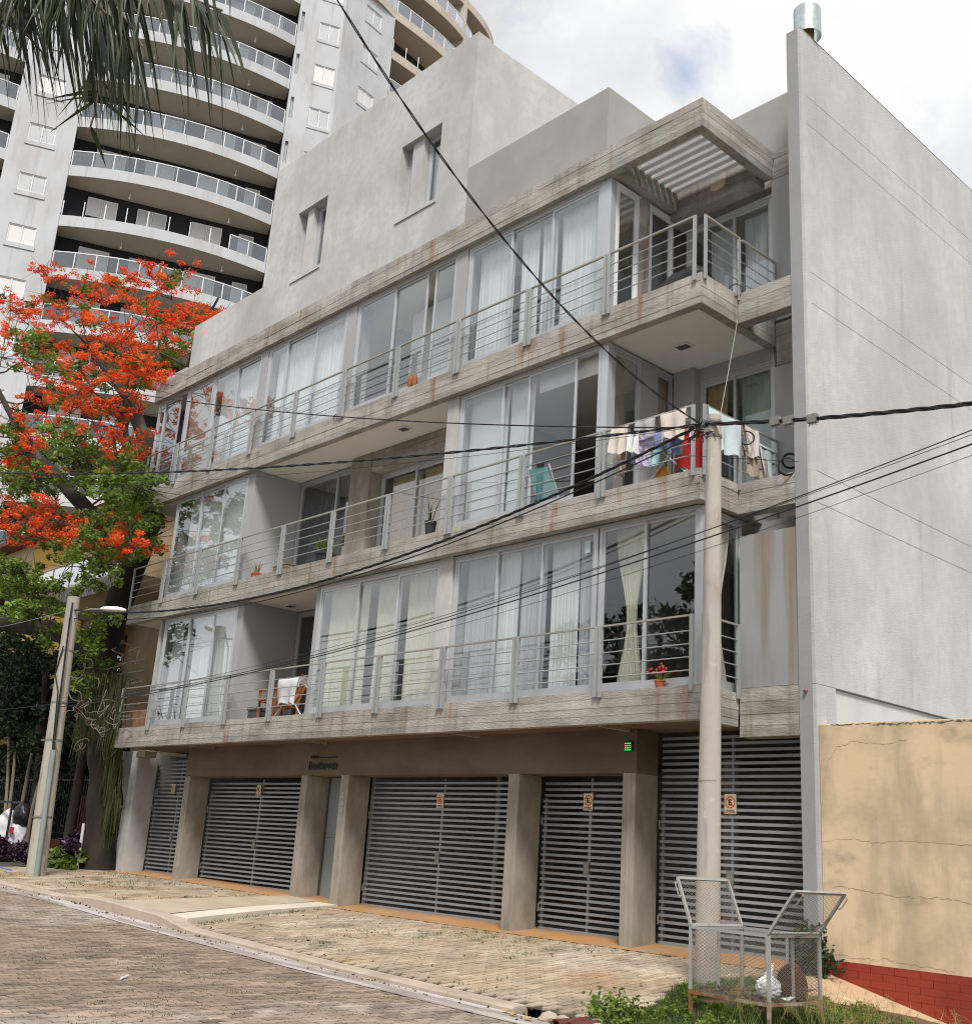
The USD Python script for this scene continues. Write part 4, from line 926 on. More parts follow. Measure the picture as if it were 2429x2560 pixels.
# ---------------------------------------------------------------- flue on the blade wall
g = group('flue', label='galvanised chimney cowl on a rusty pipe atop the blade wall', cat='chimney')
MB().tube([(1.03, 1.25, 12.9), (1.03, 1.25, 13.70)], .095, 18).build('pipe', 'rusty_pipe', g, smooth=40)
n = 28; a = np.arange(n + 1) / n * 2 * np.pi; P = []
for z, r in ((13.45, .195), (13.45, .205), (13.93, .205), (13.93, .195), (13.45, .195)):
    P.append(np.c_[1.03 + r * np.cos(a), 1.25 + r * np.sin(a), np.full(n + 1, z)])
MB().sheet(np.stack(P, 1)).build('cowl', 'galvanised', g, smooth=40)
for q in (0.6, 2.7, 4.8):
    MB().bar((1.03 + .09 * math.cos(q), 1.25 + .09 * math.sin(q), 13.6), (1.03 + .2 * math.cos(q), 1.25 + .2 * math.sin(q), 13.6), .03, .004).build('bracket', 'galvanised', g)
MB().tube([(1.0, .855, 3.42), (1.0, .82, 3.40)], .022, 10).build('bolt', 'rusty_pipe', label='small bolt stub on the front edge of the blade wall', cat='bolt')

# ---------------------------------------------------------------- old yellow garden wall with the red brick base
g = group('garden_wall', label='old cracked yellow plaster wall over a red brick base', cat='wall')
n = 90; X = np.linspace(1.14, 14, n); topz = 3.0 + .018 * noise2(X, 0, 3, 6) + .012 * noise2(X, 3, 5, 20); m = MB()
P = []
for x, t in zip(X, topz):
    P.append([[x, .90, .30], [x, .90, t - .012], [x, .905, t], [x, 1.09, t + .004], [x, 1.10, t - .01], [x, 1.10, -.4], [x, .92, -.4], [x, .92, .30], [x, .90, .30]])
m.sheet(np.array(P)); m.build('wall', 'yellow_plaster', g)
rr = random.Random(4)
def crack(pts, w, name='crack', m='crack_dark'):
    """A ragged open seam in the render, as a thin strip with uneven width lying on the wall."""
    P = []; x0 = pts[0]; S_ = []
    for (ax, az), (bx, bz) in zip(pts[:-1], pts[1:]):
        k = max(2, int(math.hypot(bx - ax, bz - az) / .025))
        for i in range(k):
            t = i / k; S_.append((ax + (bx - ax) * t, az + (bz - az) * t + rr.uniform(-.013, .013)))
    for x, z in S_:
        h = w * rr.uniform(.05, .75)
        if rr.random() < .13: h *= .05
        P.append([[x, .8985, z - h], [x, .897, z], [x, .8985, z + h * .6]])
    MB().sheet(np.array(P)).build(name, m, g)
crack([(1.16, 1.62), (1.5, 1.66), (1.8, 1.62), (2.3, 1.66), (2.8, 1.64), (3.6, 1.66)], .0045)
crack([(1.3, 1.12), (1.7, 1.08), (2.1, 1.05), (2.6, 1.07), (3.4, 1.0)], .0055)
crack([(1.22, .355), (1.35, .37), (1.5, .35), (1.7, .36), (1.72, .345), (1.9, .38), (2.1, .36), (2.3, .35), (2.7, .33)], .006)
crack([(1.17, 2.2), (1.25, 2.55), (1.38, 2.72), (1.6, 2.78), (1.95, 2.74), (2.3, 2.78)], .005)
crack([(1.85, 2.975), (2.4, 2.965), (2.75, 2.975), (3.4, 2.97)], .030, 'top_grime', 'wall_stain_dark')
crack([(1.3, 2.985), (1.6, 2.98), (1.85, 2.985)], .016, 'top_grime', 'wall_stain_dark')
crack([(1.16, 2.97), (1.165, 2.2), (1.16, 1.4), (1.165, .4)], .004)
MB().box(1.14, 14, .903, 1.08, -.5, .296).build('base_core', 'red_mortar', g)
for r_ in range(8):
    z = .296 - .078 * (r_ + 1)
    x = 1.142 - (.145 if r_ % 2 else 0)
    while x < 4.6:
        a, b = max(1.142, x), x + .284
        if b - a > .03:
            MB().box(a, b, .876 + rr.uniform(-.003, .003), .905, z + .0008, z + .0772, tone=rr.uniform(.35, .65)).build('brick', 'red_brick', g)
        x += .29
# concrete ramp falling along the wall
wd = MB()
rows = []
for q in np.linspace(0, 1, 12):
    y = -1.15 + q * 2.022; xl = np.interp(y, [-1.15, .88], [1.50, 1.04])
    rows.append([[x, y, .150 - .245 * (x - 1.2) - .135 * (.88 - y) + .008 * noise2(x * 3, y * 3, 2)] for x in np.linspace(xl, 3.1, 12)])
rows = np.array(rows); wd.sheet(rows)
low = rows[:, 0].copy(); low[:, 2] = -.4; wd.sheet(np.stack([low, rows[:, 0]], 0))
low = rows[0].copy(); low[:, 2] = -.5; wd.sheet(np.stack([rows[0], low], 0))
wd.build('concrete_ramp', 'wedge_concrete', label='sloping tan concrete ramp against the red brick base', cat='ramp', smooth=40)

# ---------------------------------------------------------------- utility poles
def zp(x, y): return float(zpav(x, y))
g = group('utility_pole', label='pale concrete utility pole in front of the corner balconies', cat='utility pole')
MB().tube([(.575, -.6, -.35), (.597, -.6, 1.6), (.625, -.6, 4.0), (.655, -.6, 6.72)], [.143, .133, .112, .089], 20).build('shaft', 'pole_concrete', g, smooth=50)
MB().tube([(.60, -.6, 2.18), (.60, -.6, 2.195)], [.1315, .1315], 20).build('joint', 'pier_concrete', g)
for z in (6.62, 6.42):
    MB().tube([(.654, -.6, z), (.654, -.6, z + .03)], [.101, .101], 18).build('band', 'clamp_metal', g)
MB().box(.53, .58, -.72, -.66, 6.5, 6.66).box(.60, .66, -.74, -.69, 6.46, 6.52).build('clamp', 'clamp_metal', g)
pts = []
rng = np.random.default_rng(5)
for i in range(40):
    pts.append([.56 + rng.normal(0, .10), -.70 + rng.normal(0, .04), 6.55 + rng.normal(0, .10)])
MB().tube(np.array(pts)[:20], .007, 5).tube(np.array(pts)[20:], .006, 5).build('wire_tangle', 'black_cable', g)
g = group('utility_pole', label='weathered leaning concrete pole with a grey conduit by the tree', cat='utility pole')
MB().tube([(-15.56, -1.62, -.1), (-15.70, -1.64, 2.0), (-15.84, -1.65, 4.0), (-15.985, -1.66, 6.15)], [.205, .19, .165, .135], 18).build('shaft', 'old_pole_concrete', g, smooth=50)
MB().tube([(-15.33, -1.70, .1), (-15.44, -1.72, 1.7), (-15.50, -1.73, 2.75)], .058, 10).build('conduit', 'conduit_green', g, smooth=50)
MB().tube([(-15.50, -1.73, 2.75), (-15.6, -1.76, 4.2), (-15.70, -1.78, 5.6), (-15.85, -1.72, 6.0)], .022, 6).tube([(-15.53, -1.74, 2.75), (-15.62, -1.80, 4.0), (-15.86, -1.83, 4.4), (-15.75, -1.80, 5.0)], .016, 6).build('riser_cable', 'black_cable', g)
for z, x, r in ((1.35, -15.655, .203), (2.95, -15.765, .186), (3.75, -15.822, .175), (4.9, -15.90, .158)):
    MB().tube([(x, -1.645, z), (x - .002, -1.645, z + .035)], [r, r], 16).build('band', 'clamp_metal', g)
lh = group('street_lamp', label='small white street lamp head on a short arm at the left pole top', cat='street lamp')
MB().tube([(-15.95, -1.62, 5.78), (-15.70, -1.36, 5.90), (-15.52, -1.16, 5.92)], .025, 8).build('arm', 'clamp_metal', lh, smooth=60)
e = trimesh.creation.icosphere(3, 1.0); v = np.array(e.vertices) * [.30, .11, .075]; v[:, 2] = np.maximum(v[:, 2], -.03); e.vertices = v @ trimesh.transformations.rotation_matrix(.82, [0, 0, 1])[:3, :3].T + [-15.36, -.98, 5.93]
MB().tri(e).build('lamp_head', 'lamp_white', lh, smooth=60)
MB().bar((-16.05, -1.80, 2.97), (-15.35, -1.70, 2.93), .03, .03).build('crossarm', 'clamp_metal', g)

# ---------------------------------------------------------------- cables
def cable(A, B_, sag, label, r=.012, strands=1, tw=.55, m='black_cable', grp='overhead cables', n=60, t0=0, t1=1.0):
    r *= .62; A, B_ = np.array(A, float), np.array(B_, float); t = np.linspace(t0, t1, n * (3 if strands > 1 else 1))[:, None]
    P = A + (B_ - A) * t; P[:, 2:] -= 4 * sag * t * (1 - t)
    mb = MB()
    if strands == 1:
        mb.tube(P, r, 6)
    else:
        d = (B_ - A) / np.linalg.norm(B_ - A); u, w, _ = frame_for(d); L = np.linalg.norm(B_ - A)
        for k in range(strands):
            ph = (t * L / tw * 2 * np.pi + k * 2 * np.pi / strands)
            mb.tube(P + r * 1.12 * (np.cos(ph) * u + np.sin(ph) * w), r, 5)
    return mb.build('cable', m, label=label, cat='cable', grp=grp, smooth=60)
PR, PLF = (.52, -.68, 6.615), (-15.99, -1.66, 5.87)
cable(PR, (.84, -6.98, 9.0), .552, 'twisted pair of cables rising steeply across the penthouse front', .011, 2, .9, t1=1.15)
cable(PR, (3.98, -.75, 5.98), .035, 'thick twisted cable bundle running right from the pole top', .021, 3, .8, t1=2.2)
cable(PR, PLF, .827, 'thick twisted cable bundle sagging between the two poles', .018, 3, .7)
cable((.52, -.68, 6.51), (-15.92, -1.65, 5.67), .761, 'second dark cable sagging just below the twisted bundle', .015)
cable(PR, (-16.81, -3.5, 8.79), .247, 'heavy cable crossing the middle floor towards the upper left', .018, 2, .8, t1=1.2)
cable((.52, -.68, 6.57), (-16.67, -4.0, 11.2), .391, 'dark cable climbing left past the red blossoms', .016, t1=1.2)
cable((.52, -.68, 6.59), (-16.65, -3.5, 8.47), .253, 'thin cable just below the heavy cable on the middle floor', .006, t1=1.2)
for A, Bq, sg, rr_, lb in (((4.0, -.85, 5.65), (-15.79, -1.75, 3.74), .492, .010, 'uppermost of the low telephone cables passing in front of the pole'), ((3.99, -.85, 5.60), (-15.81, -1.75, 3.78), .432, .006, 'thin wire close under the uppermost low cable'),
                           ((3.99, -.85, 5.50), (-15.76, -1.75, 3.66), .415, .014, 'thickest of the low telephone cables'), ((3.98, -.85, 5.38), (-15.84, -1.75, 3.87), .539, .005, 'lowest thin telephone wire on the right')):
    cable(A, Bq, sg, lb, rr_, t0=-.35, t1=1.0, n=90)
cable((-15.8, -1.75, 3.74), (-26, -2.6, 3.9), .1, 'low cable leaving the left pole towards the left edge', .012)
cable((-15.9, -1.7, 5.86), (-27, -2.9, 6.1), .25, 'pale wire leaving the left pole top towards the left edge', .010, m='grey_cable')
cable((-.42, -.5, 6.48), (1.0, .8, 6.43), .0, 'thin wire from the laundry railing to the connecting beam', .007)
cable((.03, .83, 8.84), (.70, -.55, 6.68), .02, 'pale guy wire from the top balcony corner to the pole', .008, m='grey_cable', grp='overhead cables')
def coil(c, r, label, turns=5, seed=1, axis=(0, 1, 0), th=.008, jit=.012):
    rn = np.random.default_rng(seed); u, w, d = frame_for(axis); t = np.linspace(0, turns * 2 * np.pi, turns * 22)
    P = np.array(c) + r * (1 + .06 * np.sin(t * 1.3))[:, None] * (np.cos(t)[:, None] * u + np.sin(t)[:, None] * w) + d * (rn.normal(0, jit, len(t)).cumsum() * .1)[:, None]
    return MB().tube(P, th, 5).build('cable_coil', 'black_cable', label=label, cat='cable', grp='coiled spare cables', smooth=60)
coil((.30, 1.72, 6.86), .11, 'tight black cable coil beside the laundry side railing', 7, 3, axis=(.6, -.8, 0), th=.011)
coil((.80, .83, 6.42), .12, 'loose black cable loop hanging on the middle connecting beam', 2, 5, axis=(.5, -.86, 0))
coil((-8.75, -.03, 9.22), .07, 'small wire loop on the top floor beam', 2, 6, axis=(0, 1, 0), th=.004)
coil((.0, .82, 9.32), .10, 'thin wire loop at the foot of the top corner railing', 2, 7, axis=(.6, -.8, 0), th=.005)
coil((.08, .95, 7.03), .11, 'tangled black wires on the laundry side railing', 3, 9, axis=(.6, -.8, .2), th=.006)
g = group('cable_junction', label='dark splice connectors clamped on the right cable bundle', cat='connector')
for x in (1.62, 1.80, 2.12):
    y = -.69 - .02 * (x - .5); z = 6.615 - (x - .52) * .184 - .04
    MB().box(x - .06, x + .06, y - .035, y + .035, z - .05, z + .05).build('connector', 'clamp_metal', g)
    for i in (-.04, 0, .04):
        MB().tube([(x + i, y, z - .05), (x + i, y, z - .085)], .008, 6).build('bolt', 'clamp_metal', g)

# ---------------------------------------------------------------- the mesh litter bin
g = group('litter_bin', label='open two-lidded rusty wire mesh litter bin on legs', cat='litter bin')
ang = -.06; bu, bv = np.array([math.cos(ang), math.sin(ang), 0]), np.array([-math.sin(ang), math.cos(ang), 0])
BO = np.array([1.278, -1.836, 0]); bw, bd, bt, br, bg = .936, .809, .654, .05, -.16
def bp_(a, b, z): return BO + bu * a + bv * b + [0, 0, z]
for a, b in ((0, 0), (bw, 0), (bw, bd), (0, bd)):
    MB().bar(bp_(a, b, br + .03), bp_(a, b, bt), .030, .030, up=bv).build('upright', 'bin_paint', g)
    MB().bar(bp_(a, b, bg), bp_(a, b, br + .03), .030, .030, up=bv).build('leg', 'rust_bar', g)
for z, m_ in ((bt, 'bin_paint'), (br, 'rust_bar')):
    for p, q in (((0, 0), (bw, 0)), ((bw, 0), (bw, bd)), ((bw, bd), (0, bd)), ((0, bd), (0, 0))):
        MB().bar(bp_(*p, z), bp_(*q, z), .026, .026).build('frame_bar', m_, g)
for a in (.33, .6):
    MB().bar(bp_(a * bw, bd, br), bp_(a * bw, bd, bt), .022, .022, up=bv).build('upright', 'bin_paint', g)
MB().bar(bp_(bw * .98, bd * .5, br), bp_(bw * .98, bd * .5, bt), .022, .022, up=bu).build('upright', 'bin_paint', g)
MB().bar(bp_(bw * .02, bd * .5, br), bp_(bw * .02, bd * .5, bt), .022, .022, up=bu).build('upright', 'bin_paint', g)
def mesh_panel(O, U, V, lu, lv, cell=(.060, .033), th=.0018):
    """Expanded metal: two families of thin slanted strands over the panel."""
    O, U, V = (np.asarray(q, float) for q in (O, U, V)); Nn = np.cross(U, V); m = MB(); ca, cb = cell
    sl = cb / ca
    for s in (1, -1):
        k0 = -int(lu * sl / cb) - 2; k1 = int(lv / cb) + int(lu * sl / cb) + 2
        for k in range(k0, k1):
            c = k * cb
            pts = []
            for u_ in (0, lu):
                v_ = c + s * sl * u_ if s > 0 else c - sl * u_
                pts.append((u_, v_))
            (ua, va), (ub, vb) = pts
            def clip(ua, va, ub, vb):
                if va == vb: return None
                t0, t1 = 0.0, 1.0
                for lo, d0, d1 in ((0, va, vb), (-lv, -va, -vb)):
                    d = d1 - d0
                    if d > 0: t0 = max(t0, (lo - d0) / d)
                    else: t1 = min(t1, (lo - d0) / d)
                return (t0, t1) if t1 - t0 > .01 else None
            q = clip(ua, va, ub, vb)
            if not q: continue
            A = O + U * (ua + (ub - ua) * q[0]) + V * (va + (vb - va) * q[0]); Bq = O + U * (ua + (ub - ua) * q[1]) + V * (va + (vb - va) * q[1])
            m.bar(A + Nn * .001 * s, Bq + Nn * .001 * s, th * 1.6, th, up=Nn)
    return m
Z3 = np.array([0, 0, 1.0])
mesh_panel(bp_(0, 0, br), bu, Z3, bw, bt - br).build('front_mesh', 'bin_mesh', g)
mesh_panel(bp_(bw, 0, br), bv, Z3, bd, bt - br).build('side_mesh', 'bin_mesh', g)
mesh_panel(bp_(0, 0, br), bv, Z3, bd, bt - br).build('side_mesh', 'bin_mesh', g)
mesh_panel(bp_(0, bd, br), bu, Z3, bw, bt - br).build('back_mesh', 'bin_mesh', g)
mesh_panel(bp_(0, 0, br), bu, bv, bw, bd).build('floor_mesh', 'bin_mesh', g)
for (a, ang_, ln, so) in ((0, 1.176, .476, -1), (bw, .91, .50, 1)):
    dv = bu * so * math.cos(ang_) + Z3 * math.sin(ang_)
    p0, p1 = bp_(a, 0, bt + .02), bp_(a, bd, bt + .02); p2, p3 = p1 + dv * ln, p0 + dv * ln
    lid = group('lid', g); nn = np.cross(bv, dv)
    fm = MB()
    for q, s_ in ((p0, p1), (p1, p2), (p2, p3), (p3, p0)):
        fm.bar(q, s_, .026, .026, up=nn)
    fm.build('lid_frame', 'bin_paint', lid)
    mesh_panel(p0, bv, dv, bd, ln).build('lid_mesh', 'bin_mesh', lid)
    hm = p0 + dv * ln * .95
    for c_ in ((p0 + dv * ln * .9,) if so < 0 else (p0 + dv * ln * .97 + bv * bd * .08, p1 + dv * ln * .92)):
        o = -bv if (so < 0) else (bu if c_ is not None else bu)
        e2 = dv
        MB().tube([c_, c_ + o * .05, c_ + o * .06 - e2 * .02, c_ + o * .06 - e2 * .12, c_ + o * .05 - e2 * .14, c_ - e2 * .14], .007, 6).build('handle', 'bin_paint', lid)
    if so > 0:
        A, Bq = p1 + dv * ln * .45, bp_(bw, bd * .45, bt); t = np.linspace(0, 1, 20)[:, None]
        Q = A + (Bq - A) * t; Q[:, 2:] -= .12 * t * (1 - t) * 4 * .5
        MB().tube(Q, .005, 5).build('chain', 'rust_bar', lid)
e = trimesh.creation.icosphere(4, 1.0); v = np.array(e.vertices); v *= (1 + .30 * (meshkit.fbm(v * 2.0 + 3, 3) - .5) + .22 * (meshkit.noise(v * 6) - .5))[:, None]
v = v * [.125, .11, .10]; v[:, 2] = np.maximum(v[:, 2], -.085); up = np.exp(-((v[:, 0] ** 2 + v[:, 1] ** 2) / .0012)) * (v[:, 2] > 0); v[:, 2] += up * .075
e.vertices = v + bp_(.62, .42, br + .105)
MB().tri(e).tube([bp_(.64, .42, br + .2), bp_(.655, .43, br + .27), bp_(.66, .43, br + .33)], [.022, .016, .02], 8).build('rubbish_bag', 'bag_plastic', label='knotted white plastic rubbish bag inside the litter bin', cat='rubbish bag', smooth=60)
e = trimesh.creation.icosphere(4, 1.0); v = np.array(e.vertices); v *= (1 + .25 * (meshkit.fbm(v * 1.6 + 9, 3) - .5))[:, None]
v = v * [.15, .13, .20]; v[:, 2] = np.maximum(v[:, 2], -.12); v[:, 0] += .5 * np.maximum(0, -v[:, 2]) * np.sign(v[:, 0]) * .5
e.vertices = v + bp_(.76, .60, br + .14)
MB().tri(e).build('rubbish_sack', 'sack_brown', label='slumped dark brown sack inside the litter bin', cat='rubbish bag', smooth=60)
m = MB(); rn = np.random.default_rng(8)
for i in range(170):
    a, b = rn.uniform(.04, bw - .04), rn.uniform(.04, bd - .04); s = rn.uniform(.008, .028)
    q = trimesh.creation.icosphere(0, 1); T = trimesh.transformations.random_rotation_matrix(rn.uniform(0, 1, 3)); T[:3, :3] = T[:3, :3] @ np.diag([s, s * .7, s * .35]); T[:3, 3] = bp_(a, b, br + .015 + rn.uniform(0, .02) + (.02 if a < .4 else 0))
    m.tri(q, T, rn.uniform(0, 1))
m.build('litter', 'debris_dark', label='dark leaf litter on the floor of the litter bin', cat='litter', kind='stuff')
for i, (a, b) in enumerate(((.70, .2), (.84, .3), (.66, .55), (.78, .12))):
    P = np.array([[bp_(a + u_ * .05, b + w_ * .05, br + .03 + rn.uniform(0, .035)) for w_ in (0, 1, 2)] for u_ in (0, 1, 2)])
    MB().sheet(P, rn.uniform(0.4, 1)).build('scrap_paper', ('litter', 'cloth_white', 'wood_orange', 'litter')[i], label=('crumpled buff paper scrap nearest the front corner of the bin', 'white paper scrap between the bag and the brown sack', 'orange card scrap beside the white bag', 'pale scrap lying low at the bin front')[i], cat='litter')
# broken drain pipes in the kerb
g = group('drain_pipe', label='two broken clay drain pipe stubs in the kerb beside the grass', cat='drain pipe')
for x in (.72, .90):
    n = 18; a = np.arange(n + 1) / n * 2 * np.pi; P = []
    for y, r in ((-3.16, .05), (-3.17, .066), (-2.6, .066), (-2.6, .05), (-3.16, .05)):
        P.append(np.c_[x + r * np.cos(a), np.full(n + 1, y), float(zk(x)) - .055 + r * np.sin(a)])
    MB().sheet(np.stack(P, 1)).build('pipe', 'gate_red', g, smooth=50)
for i, (x, y, s) in enumerate(((.48, -3.0, .13), (.60, -2.92, .10), (1.08, -2.95, .12))):
    q = trimesh.creation.icosphere(2, 1); v = np.array(q.vertices); v *= (1 + .5 * (meshkit.noise(v * 2 + i * 5) - .5))[:, None]; q.vertices = v * [s, s * .6, s * .5] + [x, y, float(zk(x)) - .04]
    MB().tri(q).build('rubble_stone', 'kerb_concrete', label=('broken kerb stone left of the drain pipes', 'smaller rubble stone touching the drain pipes', 'rubble stone right of the drain pipes')[i], cat='stone')
# ---------------------------------------------------------------- the apartment tower behind
T = group('apartment_tower', label='tall white apartment tower with curved glass balconies', cat='building')
TO, TT, TN = np.array([-43.33, 5.32, 0]), np.array([0.3745, 0.9272, 0]), np.array([0.9272, -0.3745, 0])
def txf(v): return TO + v[:, :1] * TT + v[:, 1:2] * TN + v[:, 2:3] * np.array([0, 0, 1.0])
ZS = [29.9 + 2.9 * k for k in range(-8, 9)]      # undersides of the balcony slabs
SLAB = 0.62
def slab_mesh(front_pts, back_n, z, th=SLAB):
    """Slab between a curved front polyline and a straight back line, in tower coordinates."""
    fr = np.array(front_pts, float); bk = np.array(back_n, float) if np.ndim(back_n) else np.c_[fr[:, 0], np.full(len(fr), back_n)]
    return fr, bk, z, th
def balcony(parent, fr, bk, z, soffit='tower_soffit', mat_='tower_white', rail=True, glass_from=0.0, glass_to=1.0, drop=0.0, spacing=0.98):
    g = group('balcony', parent)
    n = len(fr); a = np.c_[fr, np.full(n, z + .012)]; b = np.c_[fr, np.full(n, z + SLAB)]; c = np.c_[bk, np.full(n, z + SLAB)]; e = np.c_[bk, np.full(n, z + .012)]
    MB(txf).sheet(np.stack([e, a, b, c], 1)).build('slab', mat_, g)
    sh = lambda q, w: q + w
    inner = fr + (bk - fr) * 0.05
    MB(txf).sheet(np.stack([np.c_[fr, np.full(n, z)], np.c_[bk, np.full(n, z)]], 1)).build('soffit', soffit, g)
    if not rail: return g
    zr = z + SLAB + .87
    d = np.diff(fr, axis=0); seg = np.r_[0, np.cumsum(np.linalg.norm(d, axis=1))]; L = seg[-1]
    at = lambda s: np.array([np.interp(s, seg, fr[:, 0]), np.interp(s, seg, fr[:, 1])])
    off = np.array([0, -.06])
    k = max(2, int(L / spacing)); ss = np.linspace(.05, L - .05, k + 1)
    m = MB(txf)
    lo, hi = glass_from * L, glass_to * L
    q = [np.r_[at(s) + off, zr] for s in ss if lo - .01 <= s <= hi + .01]
    if len(q) > 1:
        for p0, p1 in zip(q[:-1], q[1:]): m.bar(p0, p1, .06, .045)
        m.build('top_rail', 'tower_frame', g)
    for i, s in enumerate(ss):
        p = at(s) + off
        MB(txf).box(p[0] - .022, p[0] + .022, p[1] - .022, p[1] + .022, z + SLAB + .002, zr - .02).build('post', 'tower_frame', g)
        if i < k and lo - .01 <= s and ss[i + 1] <= hi + .01:
            p1 = at(ss[i + 1]) + off; dd = (p1 - p) / np.linalg.norm(p1 - p)
            MB(txf).bar(np.r_[p + dd * .03, z + SLAB + .45], np.r_[p1 - dd * .03, z + SLAB + .45], .012, .80).build('glass_pane', 'balustrade_glass', g)
    return g
def far_window(parent, s0, s1, z0, z1, n=0.0, blind=None, xf=txf, depth=.09, bars=1, recess=.10, name='window'):
    g = group(name, parent); y = n - recess; m = MB(xf)
    m.box(s0, s0 + .05, y, y + .06, z0, z1).box(s1 - .05, s1, y, y + .06, z0, z1).box(s0 + .05, s1 - .05, y, y + .06, z0, z0 + .05).box(s0 + .05, s1 - .05, y, y + .06, z1 - .05, z1)
    for i in range(bars):
        c = s0 + (s1 - s0) * (i + 1) / (bars + 1); m.box(c - .03, c + .03, y, y + .062, z0 + .05, z1 - .05)
    m.build('frame', 'tower_frame', g)
    for i in range(bars + 1):
        a = s0 + (s1 - s0) * i / (bars + 1) + .04; b = s0 + (s1 - s0) * (i + 1) / (bars + 1) - .04
        MB(xf).box(a, b, y + .015, y + .03, z0 + .04, z1 - .04).build('pane', blind or 'tower_pane', g)
    return g
def strip_wall(m, s0, s1, n0, n1, z0, z1, col=None, rows=(), skin=0):
    """Solid wall column with one column of window openings col = (a, b), rows = [(z0, z1)]."""
    if not col:
        return m.box(s0, s1, n0, n1, z0, z1)
    m.box(s0, col[0], n0, n1, z0, z1).box(col[1], s1, n0, n1, z0, z1)
    z = z0
    for a, b in sorted(rows):
        m.box(col[0], col[1], n0, n1, z, a); z = b
    return m.box(col[0], col[1], n0, n1, z, z1)
ZB, ZT = 0.0, 56.2
rowsL = [(z - 1.42, z - .42) for z in ZS]; rows1 = [(z - 1.92, z - .75) for z in ZS]; rowsS = [(z - 1.80, z - .42) for z in ZS]
m = MB(txf)
strip_wall(m, -3.0, 0.0, -.30, 0, ZB, ZT, (-2.2, -.92), rowsL); m.build('wall', 'tower_white', T)
m = MB(txf)
strip_wall(m, 10.42, 11.4, -.30, 0, ZB, ZT, (10.56, 10.74), rowsS)
strip_wall(m, 11.4, 13.0, -.30, 0, ZB, ZT, (11.66, 12.82), rows1); m.build('wall', 'tower_white', T)
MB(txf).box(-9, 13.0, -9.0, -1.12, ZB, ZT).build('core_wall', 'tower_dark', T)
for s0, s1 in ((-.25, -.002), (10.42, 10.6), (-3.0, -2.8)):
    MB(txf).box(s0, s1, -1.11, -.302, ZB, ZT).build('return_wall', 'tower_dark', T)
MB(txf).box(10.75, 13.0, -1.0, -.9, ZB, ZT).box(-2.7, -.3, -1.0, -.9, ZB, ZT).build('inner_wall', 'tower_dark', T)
rt = random.Random(3)
for z, (a, b), (c, d), (e, f) in zip(ZS, rowsL, rows1, rowsS):
    far_window(T, -2.2, -.92, a, b, blind=rt.choice(['tower_pane', 'tower_blind', 'tower_blind']))
    MB(txf).box(-2.28, -.84, .001, .05, a - .28, a - .02).build('sill_panel', 'tower_white', T)
    if z > 30:
        far_window(T, 11.66, 12.82, c, d, blind=rt.choice(['tower_pane', 'tower_blind', 'tower_pane']))
        MB(txf).box(11.6, 12.88, .001, .04, c - .22, c - .02).build('sill_panel', 'tower_white', T)
        MB(txf).box(10.57, 10.73, -.2, -.15, e, f).build('slit_pane', 'tower_glass', T)
u = np.linspace(0, 1, 17)
fr0 = np.c_[u * 10.38 + .015, .92 * 4 * u * (1 - u)]
for k, z in enumerate(ZS):
    nf = k in (8,)
    balcony(T, fr0, np.c_[fr0[:, 0], np.full(17, -1.1)], z, glass_from=.74 if nf else 0)
    if z < 48:
        far_window(T, 1.1, 2.6, z + SLAB + (.9 if nf else .02), z + SLAB + 1.95, -1.1, 'tower_blind', recess=-.02)
        far_window(T, 3.6, 5.1, z + SLAB + (.9 if nf else .02), z + SLAB + 1.95, -1.1, rt.choice(['tower_blind', 'tower_pane']), recess=-.02)
        far_window(T, 6.4, 8.0, z + SLAB + .02, z + SLAB + 1.95, -1.1, rt.choice(['tower_blind', 'tower_pane']), recess=-.02)
        far_window(T, 8.9, 9.7, z + SLAB + .02, z + SLAB + 1.9, -1.1, 'tower_pane', recess=-.02, bars=0)
        for s in (3.1, 8.2):
            MB(txf).box(s - .02, s + .02, -.22, -.18, z - .30, z - .001).box(s - .05, s + .05, -.25, -.15, z - .36, z - .30).build('ceiling_lamp', 'lamp_white', T)
# left-hand bay, cut by the picture's edge
frL = np.c_[-3.0 - u * 6.0, .35 * 4 * u * (1 - u)][::-1]
for z in ZS:
    balcony(T, frL, np.c_[frL[:, 0], np.full(17, -1.1)], z)
    far_window(T, -5.2, -3.7, z + SLAB + .02, z + SLAB + 1.95, -1.1, 'tower_blind', recess=-.02)
MB(txf).box(-12, -9.0, -6, 0, ZB, ZT).build('wall', 'tower_white', T)
# turned wall and curved right-hand wing
def wall_path(pts, z0, z1, th, name, m_):
    m = MB(txf)
    for (a, b), (c, d) in zip(pts[:-1], pts[1:]):
        dd = np.array([c - a, d - b]); nn = np.array([dd[1], -dd[0]]) / np.linalg.norm(dd) * -th * -1
        m.add([[a, b, z0], [c, d, z0], [c + nn[0], d + nn[1], z0], [a + nn[0], b + nn[1], z0], [a, b, z1], [c, d, z1], [c + nn[0], d + nn[1], z1], [a + nn[0], b + nn[1], z1]], BOXF)
    return m.build(name, m_, T)
q0, q1 = np.array([13.0, -.002]), np.array([16.5, -2.12])
dv2 = (q1 - q0) / np.linalg.norm(q1 - q0); nv2 = np.array([-dv2[1], dv2[0]])
def wxf(v):
    p = q0 + v[:, :1] * dv2 + v[:, 1:2] * nv2
    return txf(np.c_[p, v[:, 2:3]])
L2 = np.linalg.norm(q1 - q0)
m = MB(wxf); strip_wall(m, .0, L2, -.3, 0, ZB, ZT, (1.68, 2.98), [(z - 1.68, z - .66) for z in ZS]); m.build('wall', 'tower_white', T)
